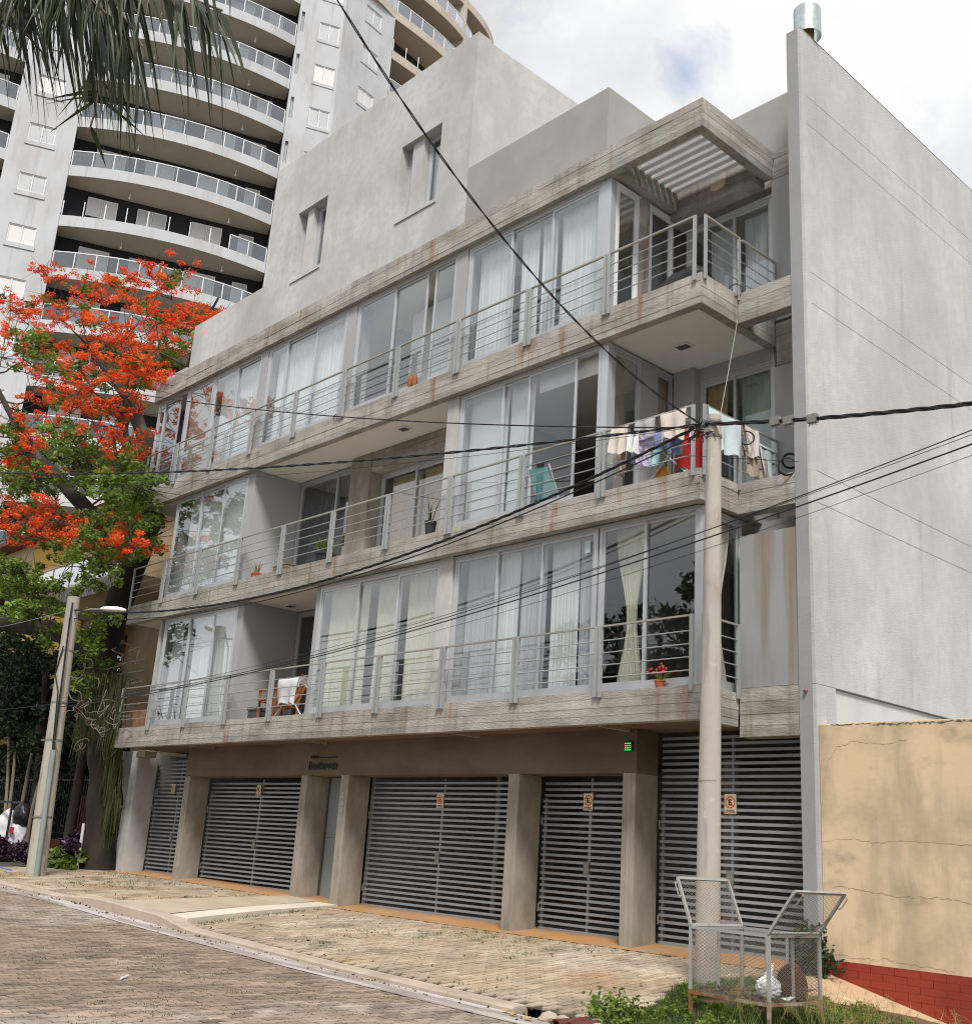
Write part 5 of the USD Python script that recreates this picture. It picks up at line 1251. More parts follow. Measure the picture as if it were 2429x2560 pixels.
for z in ZS[4:]:
    far_window(T, 1.68, 2.98, z - 1.68, z - .66, 0, xf=wxf, blind=rt.choice(['tower_pane', 'tower_blind', 'tower_pane']))
    MB(wxf).box(1.6, 3.06, .001, .04, z - 1.92, z - 1.70).build('sill_panel', 'tower_white', T)
wing = np.array([(16.52, -2.14), (18.3, -3.1), (20.2, -4.25), (21.9, -5.6), (23.2, -7.2), (24.2, -9.6), (24.4, -13.0)])
def smooth_path(p, n=26):
    from scipy.interpolate import CubicSpline
    t = np.r_[0, np.cumsum(np.linalg.norm(np.diff(p, axis=0), axis=1))]
    return CubicSpline(t, p)(np.linspace(0, t[-1], n))
wf = smooth_path(wing); tn = np.gradient(wf, axis=0); nn = np.c_[tn[:, 1], -tn[:, 0]] / np.linalg.norm(tn, axis=1, keepdims=True)
bulge = np.sin(np.linspace(0, 1, 26) * np.pi)[:, None] * .25
front_w, back_w = wf - nn * bulge, wf + nn * 1.55
for k, z in enumerate(ZS):
    if z < 33: continue
    if z > 49:
        pre = np.array([(14.0, -.40), (15.4, -1.25)]); fw = np.vstack([pre, front_w]); bw2 = np.vstack([pre + [0, -.8], back_w])
        balcony(T, fw, bw2, z, mat_='tower_slab_tan', spacing=1.0)
    else:
        balcony(T, front_w, back_w, z, mat_='tower_slab_tan', spacing=1.0, glass_to=0.0 if k == 14 else 1.0)
wall_path([tuple(p) for p in back_w[::3]] + [tuple(back_w[-1])], ZB, ZT, .3, 'wing_wall', 'tower_dark')
i_ = 11
a_, b_ = front_w[i_] - nn[i_] * .02, back_w[i_]; tdir = tn[i_] / np.linalg.norm(tn[i_]) * .09
MB(txf).add([[*(a_ - tdir), 30], [*(a_ + tdir), 30], [*(b_ + tdir), 30], [*(b_ - tdir), 30], [*(a_ - tdir), ZT], [*(a_ + tdir), ZT], [*(b_ + tdir), ZT], [*(b_ - tdir), ZT]], BOXF).build('fin_wall', 'tower_slab_tan', T)
roof = smooth_path(np.array([(13.4, -.3), (16.5, -2.0), (19.3, -3.75), (21.3, -5.1), (22.9, -6.2), (24.3, -7.4), (25.5, -9.2), (26.3, -12), (26.4, -15.0)]))
balcony(T, roof, np.c_[roof[:, 0] - 3.0, roof[:, 1] - 3.0], 56.0, mat_='tower_slab_tan', rail=False)

# ---------------------------------------------------------------- yellow house and garden front at the left
Hh = group('yellow_house', label='yellow and cream house half hidden behind the flowering tree', cat='house')
m = MB(); wall_with_hole(m, -38, -19.2, 2.6, 2.9, 0.2, 10.7, [(-24.9, -22.2, 4.2, 6.6)]); m.build('wall', 'house_cream', Hh)
MB().box(-38, -25.5, 2.54, 2.598, 1.9, 8.2).box(-30.4, -27.6, 2.50, 2.598, 8.2, 10.69).build('yellow_panel', 'house_yellow', Hh)
MB().box(-19.5, -19.2, 2.9, 12, 0.2, 10.7).box(-38, -19.5, 11.8, 12, .2, 10.7).build('side_wall', 'house_cream', Hh)
MB().box(-25.6, -19.0, .95, 2.6, 7.38, 7.72).build('balcony_slab', 'house_cream', Hh)
MB().box(-25.6, -19.0, .90, .948, 7.36, 7.74).build('mosaic_band', 'mosaic', Hh)
bal = group('balcony_rail', Hh)
MB().tube([(-25.6, .95, 8.55), (-19.0, .95, 8.55)], .03).tube([(-25.6, .95, 7.8), (-19.0, .95, 7.8)], .025).build('rail', 'white_frame', bal)
for x in np.arange(-25.6, -18.9, 1.3):
    MB().tube([(x, .95, 7.72), (x, .95, 8.55)], .02).build('post', 'white_frame', bal)
for x in np.arange(-25.5, -19.5, 1.3):
    MB().box(x, x + 1.18, .945, .955, 7.84, 8.5).build('pane', 'balustrade_glass', bal)
MB().add([[-25.2, 2.6, 6.95], [-21.7, 2.6, 6.95], [-21.7, 1.2, 6.35], [-25.2, 1.2, 6.35], [-25.2, 2.6, 7.03], [-21.7, 2.6, 7.03], [-21.7, 1.2, 6.43], [-25.2, 1.2, 6.43]], BOXF[:, ::-1]).build('awning', 'awning_white', Hh)
wn = group('window', Hh)
m = MB()
for x in (-24.9, -24.0, -23.1, -22.28):
    m.box(x, x + .09, 2.55, 2.66, 4.2, 6.6)
for z in (4.2, 5.0, 5.8, 6.52):
    m.box(-24.9, -22.2, 2.553, 2.657, z, z + .08)
m.build('frame', 'wood_frame_brown', wn); MB().box(-24.85, -22.2, 2.60, 2.61, 4.25, 6.55).build('pane', 'window_glass', wn)
gr = group('window_grille', Hh)
for z in np.arange(4.2, 6.0, .3):
    MB().tube([(-21.9, 2.3, z), (-20.2, 2.3, z)], .02, 6).build('bar', 'white_frame', gr)
MB().box(-38.5, -18.9, 2.0, 12.3, 10.71, 10.85).build('roof_edge', 'roof_tile', Hh)
MB().add([[-38.5, 2.0, 10.852], [-18.9, 2.0, 10.852], [-18.9, 12.3, 10.852], [-38.5, 12.3, 10.852], [-36, 6.5, 11.6], [-21.5, 6.5, 11.6], [-21.5, 6.9, 11.6], [-36, 6.9, 11.6]], BOXF).build('roof', 'roof_tile', Hh)
# little white neighbour wall with a grille
g = group('white_wall', label='small white wall with a barred opening beside the apartment building', cat='wall')
m = MB(); wall_with_hole(m, -19.2, -17.32, 1.35, 1.55, .2, 3.1, [(-18.2, -17.45, 1.72, 2.55)]); m.build('wall', 'neighbour_white', g)
MB().box(-17.45, -17.02, .95, 1.30, .15, 1.70).build('pillar', 'neighbour_white', g)
MB().box(-17.52, -17.0, .88, 1.34, 1.702, 1.77).build('pillar_cap', 'pier_concrete', g)
for x in np.arange(-18.12, -17.45, .13):
    MB().box(x, x + .02, 1.40, 1.42, 1.73, 2.62).build('bar', 'iron_black', g)
for z in (1.9, 2.45):
    MB().box(-18.2, -17.45, 1.38, 1.40, z, z + .03).build('bar', 'iron_black', g)
# dark garden fence and gate behind the tree
g = group('garden_fence', label='black iron garden fence on a low dark brick wall', cat='fence')
MB().box(-34, -21.2, 1.5, 1.7, .1, .85).build('base_wall', 'gate_red', g)
for i, x in enumerate(np.arange(-34, -19.4, .16)):
    MB().box(x, x + .025, 1.58, 1.605, .85 if x < -21.2 else .3, 2.55).build('bar', 'iron_black', g)
for z in (1.0, 2.4):
    MB().box(-34, -19.4, 1.56, 1.58, z, z + .04).build('rail', 'iron_black', g)
g = group('garden_gate', label='dark red barred gate over a brick sill behind the hanging moss', cat='gate')
for x in np.arange(-21.0, -18.9, .13):
    MB().box(x, x + .06, 1.30, 1.34, .95, 2.0).build('bar', 'gate_red', g)
MB().box(-21.0, -18.9, 1.27, 1.29, .95, 1.03).build('bottom_rail', 'gate_red', g)
MB().box(-21.1, -18.85, 1.25, 1.5, .2, .93).build('brick_sill', 'gate_red', g)
g = group('mesh_guard', label='black wire mesh guard around the white sacks at the left edge', cat='guard rail')
for x in (-24.2, -22.4):
    MB().box(x, x + .05, .2, .25, .2, 1.75).build('post', 'iron_black', g)
MB().box(-26, -21.6, .2, .25, 1.70, 1.76).build('top_rail', 'iron_black', g)
for i, (x, z, s, mm, lb) in enumerate(((-23.35, 1.0, .46, 'cloth_white', 'large white sack leaning at the left edge'), (-22.5, .85, .36, 'cloth_white', 'smaller white sack with red print near the purple shrub'), (-22.45, 1.40, .30, 'black_plastic', 'black rubbish bag on top of the white sacks'))):
    e = trimesh.creation.icosphere(3, 1.0); v = np.array(e.vertices); v *= (1 + .4 * (meshkit.fbm(v * 1.7 + i * 3, 3) - .5))[:, None]; e.vertices = v * [s, s * .7, s * 1.15] + [x, .55, z]
    MB().tri(e).build('sack', mm, label=lb, cat='sack', smooth=60)
MB().box(-22.35, -22.1, .26, .28, .95, 1.1).build('red_print', 'cloth_red', label='red printed scrap on the smaller white sack', cat='packaging')

# ---------------------------------------------------------------- plants: leaf clouds
def quads(ctr, size, rn, flat=0.0, elong=1.6, nrm=None):
    """Leaf-sized diamonds at the centres."""
    n = len(ctr); d = rn.normal(0, 1, (n, 3)); d[:, 2] *= (1 - flat); d /= np.linalg.norm(d, axis=1, keepdims=True)
    q = rn.normal(0, 1, (n, 3)); q -= d * (q * d).sum(1, keepdims=True); q /= np.linalg.norm(q, axis=1, keepdims=True)
    s = np.broadcast_to(np.asarray(size, float), (n,))[:, None]
    bend = np.cross(d, q) * s * .12
    v = np.stack([ctr - d * s * elong / 2, ctr + q * s * .42 + bend, ctr + d * s * elong / 2, ctr - q * s * .42 + bend], 1).reshape(-1, 3)
    i = np.arange(n) * 4
    return v, np.vstack([np.c_[i, i + 1, i + 2], np.c_[i, i + 2, i + 3]])
def leaf_cloud(clumps, per, size, rn, flat=0.3, squash=.55):
    """clumps: (x, y, z, r) rows."""
    c = np.repeat(clumps[:, :3], per, 0); r = np.repeat(clumps[:, 3], per)
    p = rn.normal(0, 1, (len(c), 3)); p /= np.linalg.norm(p, axis=1, keepdims=True); p *= rn.uniform(.15, 1, (len(c), 1)) ** .5
    p[:, 2] *= squash
    v, f = quads(c + p * r[:, None], rn.uniform(.6, 1.3, len(c)) * size, rn, flat)
    t = np.clip(np.repeat(rn.uniform(.25, .75, len(clumps)), per) + rn.normal(0, .16, len(c)), 0, 1)
    return v, f, np.repeat(t, 4)
def pix(u, v, y):
    """Point on the plane y = const seen at the photograph's pixel (u, v) of a 1876 x 1977 view."""
    U, V = u * W0 / 1876, v * H0 / 1977
    d = CX * (U - W0 / 2) / FPX + CYD * (V - H0 / 2) / FPX + CF
    return CAM + d * ((y - CAM[1]) / d[1])
def pix_y(u, v, y):
    U, V = np.asarray(u) * W0 / 1876, np.asarray(v) * H0 / 1977
    d = CX * ((U - W0 / 2) / FPX)[:, None] + CYD * ((V - H0 / 2) / FPX)[:, None] + CF
    return CAM + d * ((np.asarray(y) - CAM[1]) / d[:, 1])[:, None]
from shapely.geometry import Point as _pt
def scatter(poly, n, ylo, yhi, rn):
    pg = _poly(poly); x0, y0, x1, y1 = pg.bounds; out = []
    while len(out) < n:
        u, v = rn.uniform(x0, x1), rn.uniform(y0, y1)
        if pg.contains(_pt(u, v)): out.append((u, v, rn.uniform(ylo, yhi)))
    a = np.array(out); return pix_y(a[:, 0], a[:, 1], a[:, 2])

# ---------------------------------------------------------------- the flowering tree
ft = group('flame_tree', label='dark trunked tree covered in orange red blossom left of the building', cat='tree')
rn = np.random.default_rng(21)
trunk = [(-17.75, .8, .1), (-17.95, .8, 1.2), (-18.3, .8, 2.4), (-19.0, .85, 3.7), (-19.55, .85, 5.0), (-19.55, .85, 6.1), (-19.1, .85, 7.1), (-18.62, .85, 7.9), (-18.42, .85, 8.4)]
def spl(p, n):
    return smooth_path(np.array(p, float), n)
m = MB()
m.tube(spl(trunk, 26), np.interp(np.linspace(0, 1, 26), [0, .15, .6, 1], [.50, .40, .36, .33]) * rn.uniform(.9, 1.1, 26), 14)
limbs = [([(-18.42, .85, 8.3), (-18.25, .8, 9.6), (-18.6, .7, 10.9), (-19.6, .5, 12.4), (-20.9, .2, 13.7), (-22.4, 0, 15.0)], .30, .05),
         ([(-18.6, .85, 8.0), (-20.0, .3, 9.2), (-22.0, -.4, 10.7), (-24.2, -1.0, 12.6), (-26.5, -1.4, 15.0)], .24, .04),
         ([(-19.5, .85, 5.6), (-21.2, .2, 6.2), (-23.5, -.6, 6.6), (-26.5, -1.2, 7.2), (-30, -1.4, 8.2)], .30, .10),
         ([(-18.2, .8, 9.6), (-18.6, 1.2, 11.2), (-19.2, 1.6, 12.8), (-19.6, 2.0, 14.6), (-19.3, 2.4, 16.4)], .14, .03),
         ([(-23.5, -.6, 6.6), (-24.2, -.9, 8.6), (-25.2, -1.0, 10.5), (-26.0, -1.2, 12.0)], .18, .05),
         ([(-20.0, .3, 9.2), (-20.8, 1.0, 11.0), (-22.2, 1.5, 13.0), (-23.8, 2.0, 15.2), (-24.8, 2.2, 17.0)], .14, .03),
         ([(-25.2, -1.0, 10.5), (-27.0, -.6, 12.6), (-29.0, -.2, 14.6), (-31.0, 0, 16.5)], .12, .03)]
nodes = []
for p, r0, r1 in limbs:
    s = spl(p, 22); s += rn.normal(0, .03, s.shape); m.tube(s, np.linspace(r0, r1, 22) * rn.uniform(.86, 1.14, 22), 9)
    nodes += [(*q, r) for q, r in zip(s[4:], np.linspace(r0, r1, 22)[4:])]
m.build('trunk', 'bark', ft, smooth=60)
orange = np.vstack([scatter([(0, 512), (95, 520), (150, 495), (250, 515), (345, 500), (345, 560), (300, 600), (220, 590), (140, 600), (60, 590), (0, 620)], 38, -1.0, 2.6, rn),
                    scatter([(0, 615), (90, 560), (180, 610), (290, 640), (345, 690), (320, 740), (250, 735), (150, 700), (60, 690), (0, 680)], 66, -1.6, 2.2, rn),
                    scatter([(285, 590), (345, 585), (425, 600), (440, 580), (478, 570), (485, 560), (430, 605), (372, 640), (365, 690), (300, 660)], 26, 1.2, 3.4, rn),
                    scatter([(20, 700), (170, 720), (300, 770), (280, 830), (290, 900), (230, 930), (130, 840), (30, 800)], 44, -1.6, 1.8, rn),
                    scatter([(0, 960), (90, 970), (240, 1010), (285, 1060), (230, 1080), (140, 1050), (60, 1060), (0, 1040)], 42, -1.8, .6, rn),
                    scatter([(0, 760), (60, 800), (120, 960), (40, 930), (0, 900)], 22, -1.6, .8, rn)])
green = np.vstack([scatter([(0, 840), (90, 800), (160, 860), (270, 880), (280, 950), (200, 960), (130, 930), (40, 960), (0, 930)], 46, -1.6, 1.4, rn),
                   scatter([(0, 1090), (70, 1085), (110, 1180), (0, 1210)], 22, -1.8, .2, rn), scatter([(140, 1020), (245, 990), (255, 1090), (200, 1170), (160, 1130)], 18, -1.2, .2, rn),
                   scatter([(200, 980), (290, 950), (280, 1060), (230, 1070)], 9, -.4, .5, rn),
                   scatter([(120, 1200), (240, 1180), (250, 1290), (180, 1330), (110, 1300)], 6, -1.2, .2, rn),
                   scatter([(0, 640), (120, 670), (260, 760), (180, 800), (60, 780), (0, 740)], 11, -1.0, 2.0, rn),
                   scatter([(310, 660), (370, 640), (350, 720), (290, 770)], 5, 1.4, 2.6, rn)])
cl_o = np.c_[orange, rn.uniform(.26, .55, len(orange))]; cl_g = np.c_[green, rn.uniform(.35, .62, len(green))]
# branches: every clump is reached by a curved twig from the nearest thicker wood
tw = MB(); tips = np.vstack([cl_o, cl_g]); order = np.argsort([min(np.linalg.norm(np.array(n[:3]) - t[:3]) for n in nodes) for t in tips])
NP = np.array(nodes)
for i in order:
    t = tips[i, :3]; d = np.linalg.norm(NP[:, :3] - t, axis=1) + np.maximum(0, NP[:, 2] - t[2] + .2) * 1.5 + (NP[:, 3] < .012) * .5
    k = int(np.argmin(d)); a = NP[k, :3]; L = np.linalg.norm(t - a)
    if L < .15: continue
    mid = (a + t) / 2 + rn.normal(0, .12, 3) * L + [0, 0, -.10 * L]
    n_ = 7; s = np.linspace(0, 1, n_)[:, None]; P = (1 - s) ** 2 * a + 2 * s * (1 - s) * mid + s ** 2 * t; P[1:-1] += rn.normal(0, .025 * min(L, 2), (n_ - 2, 3))
    r0 = min(NP[k, 3] * .75, .012 + .020 * L); tw.tube(P, np.linspace(r0, .009, n_), 5, caps=False)
    NP = np.vstack([NP, np.c_[P[2:], np.linspace(r0, .009, n_)[2:]]])
    for _ in range(5):
        e = t + rn.normal(0, 1, 3) * tips[i, 3] * np.array([1.0, 1.0, .6]); tw.tube([P[-2], (P[-2] + e) / 2 + rn.normal(0, .04, 3), e], [.010, .008, .004], 4, caps=False)
tw.build('branches', 'twig', ft, smooth=60)
sub = np.repeat(cl_o, 5, 0); sub[:, :3] += rn.normal(0, 1, (len(sub), 3)) * sub[:, 3:] * [.62, .62, .30]; sub[:, 3] = rn.uniform(.10, .20, len(sub))
v, f, t = leaf_cloud(sub, 50, .048, rn, .2, .6)
MB().add(v, f, t).build('blossom', 'blossom', ft, kind='stuff')
sub = np.repeat(cl_g, 5, 0); sub[:, :3] += rn.normal(0, 1, (len(sub), 3)) * sub[:, 3:] * [.62, .62, .38]; sub[:, 3] = rn.uniform(.16, .28, len(sub))
sub2 = np.repeat(cl_o[::3], 1, 0) - [0, 0, .15, 0]; sub2[:, 3] = .2
v, f, t = leaf_cloud(np.vstack([sub, sub2]), 40, .088, rn, .45, .7)
MB().add(v, f, t).build('leaves', 'leaf_green', ft, kind='stuff')
# moss strands and creeper hanging on the lower trunk
m = MB(); st = []
for poly, n, ylo, yhi in (([(160, 1290), (250, 1300), (232, 1390), (150, 1390)], 560, -.2, .7), ([(205, 1430), (240, 1420), (235, 1540), (205, 1570)], 240, .2, .7)):
    for p in scatter(poly, n, ylo, yhi, rn):
        L = rn.uniform(.35, 1.15); k = 4; q = np.linspace(0, 1, k)[:, None]; sw = rn.normal(0, .05, 3) * [1, 1, 0]
        P = p + sw * q + np.array([0, 0, -L]) * q; w = .012 * np.array([CX[0], CX[1], 0])
        m.sheet(np.stack([P - w * (1 - q * .6), P + w * (1 - q * .6)], 1), tone=rn.uniform(.1, .95))
m.build('hanging_moss', 'moss_strands', ft, kind='stuff')
m = MB()
for i in range(26):
    p = scatter([(150, 1290), (240, 1290), (240, 1440), (150, 1440)], 1, -.3, .3, rn)[0]; P = [p]
    for _ in range(9): P.append(P[-1] + rn.normal(0, .12, 3) + [.02, 0, .02])
    m.tube(smooth_path(np.array(P), 20), .012, 5)
tag(stage.GetPrimAtPath(m.build('aerial_roots', 'bark_pale', ft, smooth=60)), kind='stuff')

# dark second mass of foliage low at the left
dk = group('dark_tree', label='dense dark foliage mass low at the left picture edge', cat='tree')
c1 = scatter([(-60, 1230), (60, 1235), (130, 1260), (190, 1300), (150, 1400), (60, 1440), (-60, 1420)], 120, 0.6, 2.2, rn)
v, f, t = leaf_cloud(np.c_[c1, rn.uniform(.3, .6, len(c1))], 110, .13, rn, .3, .7)
MB().add(v, f, t).build('crown', 'leaf_dark', dk, kind='stuff')
m = MB()
for b, t_ in ((( -22.6, 1.0, .2), (-23.4, .9, 5.4)), ((-20.6, 1.1, .2), (-20.2, .9, 5.0))):
    s = spl([b, (np.array(b) + t_) / 2 + [.15, 0, 0], t_], 12); m.tube(s, np.linspace(.16, .10, 12), 8)
m.build('trunk', 'bark', dk, smooth=60)
hg = group('shade_backing', label='added dark leafy shade hedge behind the black iron fence', cat='backing')  # leaf mass added as dark backing, stands in for the garden's shade
ch = scatter([(-60, 1400), (60, 1400), (235, 1400), (240, 1500), (120, 1600), (-60, 1600)], 150, 1.75, 2.4, rn); ch[:, 2] = np.clip(ch[:, 2], .4, 3.2)
v, f, t = leaf_cloud(np.c_[ch, rn.uniform(.3, .6, len(ch))], 90, .14, rn, .3, .9)
MB().add(v, f, t).build('foliage', 'leaf_dark', hg, kind='stuff')
def yucca(base, tips_, label, seed):
    g = group('yucca', label=label, cat='plant', grp='spiky yuccas at the left edge'); r_ = np.random.default_rng(seed); m = MB(); lv = MB()
    for tp in tips_:
        s = spl([base, (np.array(base) * .45 + np.array(tp) * .55) + r_.normal(0, .08, 3), tp], 10); m.tube(s, np.linspace(.06, .04, 10), 7)
        for i in range(70):
            d = r_.normal(0, 1, 3); d[2] = abs(d[2]) * .7 - .35; d /= np.linalg.norm(d); L = r_.uniform(.45, .7); sd = np.cross(d, [0, 0, 1]); sd /= np.linalg.norm(sd) + 1e-9
            q = np.linspace(0, 1, 4)[:, None]; P = np.array(tp) + d * L * q + np.array([0, 0, -.22]) * q ** 2; w = sd * .018 * (1 - q ** 2)
            lv.sheet(np.stack([P - w, P + w], 1), tone=r_.uniform(.1, .8))
    m.build('stem', 'bark_pale', g, smooth=60); lv.build('leaves', 'leaf_dark', g)
yucca((-23.8, .7, .2), [(-25.6, .9, 4.1), (-24.4, .8, 3.2)], 'yucca with two heads nearest the left picture edge', 1)
yucca((-22.9, .7, .2), [(-23.3, .9, 3.9)], 'tall single headed yucca beside the leaning pole', 2)
yucca((-22.2, .8, .2), [(-22.2, .9, 2.9), (-21.6, .9, 3.5)], 'lower yucca just left of the leaning pole', 3)
def shrub(name, ctr, rad, n, m_, label, size=.09, seed=1, per=40, grp=None):
    r_ = np.random.default_rng(seed); c = np.array(ctr) + r_.normal(0, 1, (n, 3)) * np.array(rad) * .5; c[:, 2] = np.maximum(c[:, 2], ctr[2] - rad[2] * .8)
    g = group(name, label=label, cat='shrub', grp=grp); v, f, t = leaf_cloud(np.c_[c, r_.uniform(.10, .22, n)], per, size, r_, .2, .8)
    MB().add(v, f, t).build('foliage', m_, g)
    mm = MB()
    for q in c[:10]: mm.tube([[ctr[0], ctr[1], ctr[2] - rad[2]], q], .012, 4)
    mm.build('stem', 'twig', g)
shrub('purple_shrub', (-21.7, -.3, .42), (1.3, .5, .30), 60, 'leaf_purple', 'dark purple leaved shrub left of the leaning pole', .10, 3, 46)
shrub('purple_shrub', (-18.6, .3, .62), (.8, .3, .30), 30, 'leaf_purple', 'small purple shrub right of the leaning pole', .10, 4, 40)
shrub('green_clump', (-17.9, -.1, .45), (.6, .25, .25), 22, 'leaf_green', 'low green leafy clump at the foot of the mossy trunk', .11, 5, 26)
g = group('dry_plant', label='dried brown drooping plant in front of the brick gate sill', cat='plant'); m = MB()
for i in range(160):
    a = rn.uniform(0, 6.28); L = rn.uniform(.3, .6); q = np.linspace(0, 1, 5)[:, None]; d = np.array([math.cos(a), math.sin(a), 0])
    P = np.array([-18.35, .35, .62]) + d * L * q * .9 + np.array([0, 0, .55]) * q * (1 - q * 1.3) * L * 2; w = np.array([CX[0], CX[1], 0]) * .009
    m.sheet(np.stack([P - w, P + w], 1), tone=rn.uniform(.1, 1))
m.build('dry_leaves', 'dry_plant', g)
m = MB(); MB().tube([(-17.72, .2, .28), (-17.75, .2, 1.3)], .035, 8).build('white_stake', 'white_frame', label='short white pipe standing beside the dried plant', cat='post')
MB().tube([(-27, -1.3, .40), (-22.5, -1.5, .37), (-19.8, -1.55, .335), (-16.2, -1.9, .27)], .02, 6).build('garden_hose', 'cloth_blue', label='blue garden hose lying along the pavement at the left edge', cat='hose')

# trees on the other side of the street, mirrored in the lower panes
for i, (x, y, h, lb) in enumerate(((-7.5, -15.5, 11.5, 'street tree across the road mirrored in the corner windows'), (-15.0, -17.5, 10.5, 'lower street tree across the road mirrored in the middle of the facade'))):
    g = group('street_tree', label=lb, cat='tree', grp='trees across the street'); r_ = np.random.default_rng(70 + i); m = MB()
    m.tube(spl([(x, y, -.6), (x + .2, y + .1, 2.5), (x - .1, y, 5.0), (x + .1, y, h - 2)], 16), np.linspace(.32, .08, 16), 9)
    tips_ = np.array([x, y, h - 3.6]) + r_.normal(0, 1, (70, 3)) * [2.0, 1.7, 1.7]; tips_[:, 2] = np.maximum(tips_[:, 2], 4.2)
    for q in tips_[::3]:
        m.tube(spl([(x, y, 4.2 + r_.uniform(0, 2)), (np.array([x, y, 5.0]) + q) / 2 + r_.normal(0, .2, 3), q], 8), np.linspace(.09, .02, 8), 5)
    m.build('trunk', 'bark', g, smooth=60)
    v, f, t = leaf_cloud(np.c_[tips_, r_.uniform(.4, .95, 70)], 110, .17, r_, .3, .7)
    MB().add(v, f, t).build('crown', 'leaf_dark', g, kind='stuff')
# ---------------------------------------------------------------- palm fronds close to the camera
pm = group('palm_tree', label='palm tree whose dark fronds hang into the top left corner', cat='palm tree')
def cam_pt(u, v, d):
    U, V = u * W0 / 1876, v * H0 / 1977
    return CAM + (CX * (U - W0 / 2) / FPX + CYD * (V - H0 / 2) / FPX + CF) * d
rp = np.random.default_rng(17)
crown = cam_pt(-560, -700, 4.6)
MB().tube(smooth_path(np.array([[crown[0] - .25, crown[1] - .1, -.4], [crown[0] - .1, crown[1], 2.5], crown]), 14), np.linspace(.17, .12, 14), 12).build('trunk', 'bark_pale', pm, smooth=60)
def frond(pts, n, Ls, seed, droop=1.0, name='frond', spread=.35):
    r_ = np.random.default_rng(seed); P = smooth_path(np.array(pts), 40); g = group(name, pm)
    MB().tube(P, np.linspace(.018, .004, 40), 6).build('rachis', 'bark_pale', g, smooth=60)
    m = MB(); tn_ = np.gradient(P, axis=0); tn_ /= np.linalg.norm(tn_, axis=1, keepdims=True)
    for i in range(n):
        k = r_.uniform(5, 39); a = np.array([np.interp(k, np.arange(40), P[:, j]) for j in range(3)]); t = np.array([np.interp(k, np.arange(40), tn_[:, j]) for j in range(3)])
        s = 1 if i % 2 else -1; sd = np.cross(t, [0, 0, 1]); sd /= np.linalg.norm(sd)
        L = Ls * r_.uniform(.65, 1.1) * (1 - .45 * (k / 39) ** 3); d = t * r_.uniform(.15, .5) + sd * s * spread * r_.uniform(.4, 1.5) + np.array([0, 0, -.5]) * droop * r_.uniform(.6, 1.4); d /= np.linalg.norm(d)
        q = np.linspace(0, 1, 6)[:, None]; C_ = a + d * L * q + np.array([0, 0, -1]) * .35 * L * q ** 2 * droop
        wv = np.cross(d, r_.normal(0, 1, 3)); wv /= np.linalg.norm(wv); w = wv * .0088 * (1 - q ** 1.8) * r_.uniform(.8, 1.2) * np.minimum(1, .35 + q * 4)
        m.sheet(np.stack([C_ - w, C_ + wv * 0 + [0, 0, .002], C_ + w], 1), tone=np.repeat(np.clip(r_.uniform(.1, .8) + q[:, 0] * .3, 0, 1), 3))
    m.build('leaflets', 'palm_leaf', g)
frond([crown, cam_pt(-150, -300, 4.1), cam_pt(130, -90, 3.8), cam_pt(320, -20, 3.7), cam_pt(430, 20, 3.75)], 240, .58, 1, 1.3)
frond([crown, cam_pt(-200, -260, 4.3), cam_pt(60, -80, 4.1), cam_pt(220, 10, 4.0), cam_pt(275, 90, 4.0)], 210, .62, 2, 1.35)
frond([crown, cam_pt(-250, -230, 4.0), cam_pt(-60, -120, 3.8), cam_pt(120, -40, 3.7), cam_pt(210, 30, 3.7)], 150, .58, 3, 1.15, spread=.5)
frond([crown, cam_pt(-300, -460, 4.0), cam_pt(40, -270, 3.9), cam_pt(330, -110, 3.6), cam_pt(455, -70, 3.6)], 180, .58, 4, 1.25)
frond([crown, cam_pt(-330, -320, 4.4), cam_pt(-130, -120, 4.2), cam_pt(10, 20, 4.1), cam_pt(90, 110, 4.1)], 50, .36, 5, .7, spread=.6)
frond([crown, cam_pt(-100, -340, 4.7), cam_pt(140, -100, 4.5), cam_pt(195, 90, 4.4), cam_pt(170, 260, 4.4)], 80, .34, 6, .4, spread=.8)

# ---------------------------------------------------------------- grass, weeds and litter
def blades(ctr, n_each, h, spread, rn, wid=.006, lean=.5):
    out = MB()
    N_ = len(ctr) * n_each; c = np.repeat(ctr, n_each, 0) + np.c_[rn.normal(0, spread, (N_, 2)), np.zeros(N_)]
    hh = h * rn.uniform(.4, 1.2, N_); a = rn.uniform(0, 6.28, N_); ln = np.abs(rn.normal(0, lean, N_)) * hh
    d = np.c_[np.cos(a), np.sin(a), np.zeros(N_)]; sd = np.c_[-d[:, 1], d[:, 0], np.zeros(N_)]
    P = []
    for q in (0, .4, .75, 1):
        o = c + d * (ln * q ** 1.7)[:, None] + np.c_[np.zeros((N_, 2)), hh * q * (1 - .15 * q * ln / hh)]
        w = (wid * (1 - q) ** .6 + 1e-4)
        P += [o - sd * w, o + sd * w]
    v = np.stack(P, 1).reshape(-1, 3); i = np.arange(N_)[:, None] * 8
    f = np.concatenate([np.stack([i + 2 * k, i + 2 * k + 1, i + 2 * k + 3], -1).reshape(-1, 3) for k in range(3)] + [np.stack([i + 2 * k, i + 2 * k + 3, i + 2 * k + 2], -1).reshape(-1, 3) for k in range(3)])
    return out.add(v, f, np.repeat(np.clip(rn.normal(.5, .22, N_), 0, 1), 8))
rg = np.random.default_rng(31)
xy = np.c_[rg.uniform(.3, 6, 4600), rg.uniform(-2.78, .3, 4600)]; xy = xy[(xy[:, 0] > grass_edge(xy[:, 1]) + .02)]
dens = noise2(xy[:, 0], xy[:, 1], 9, 1.6); xy = xy[dens > -.22]
g3 = np.c_[xy, zverge(xy[:, 0], xy[:, 1])]
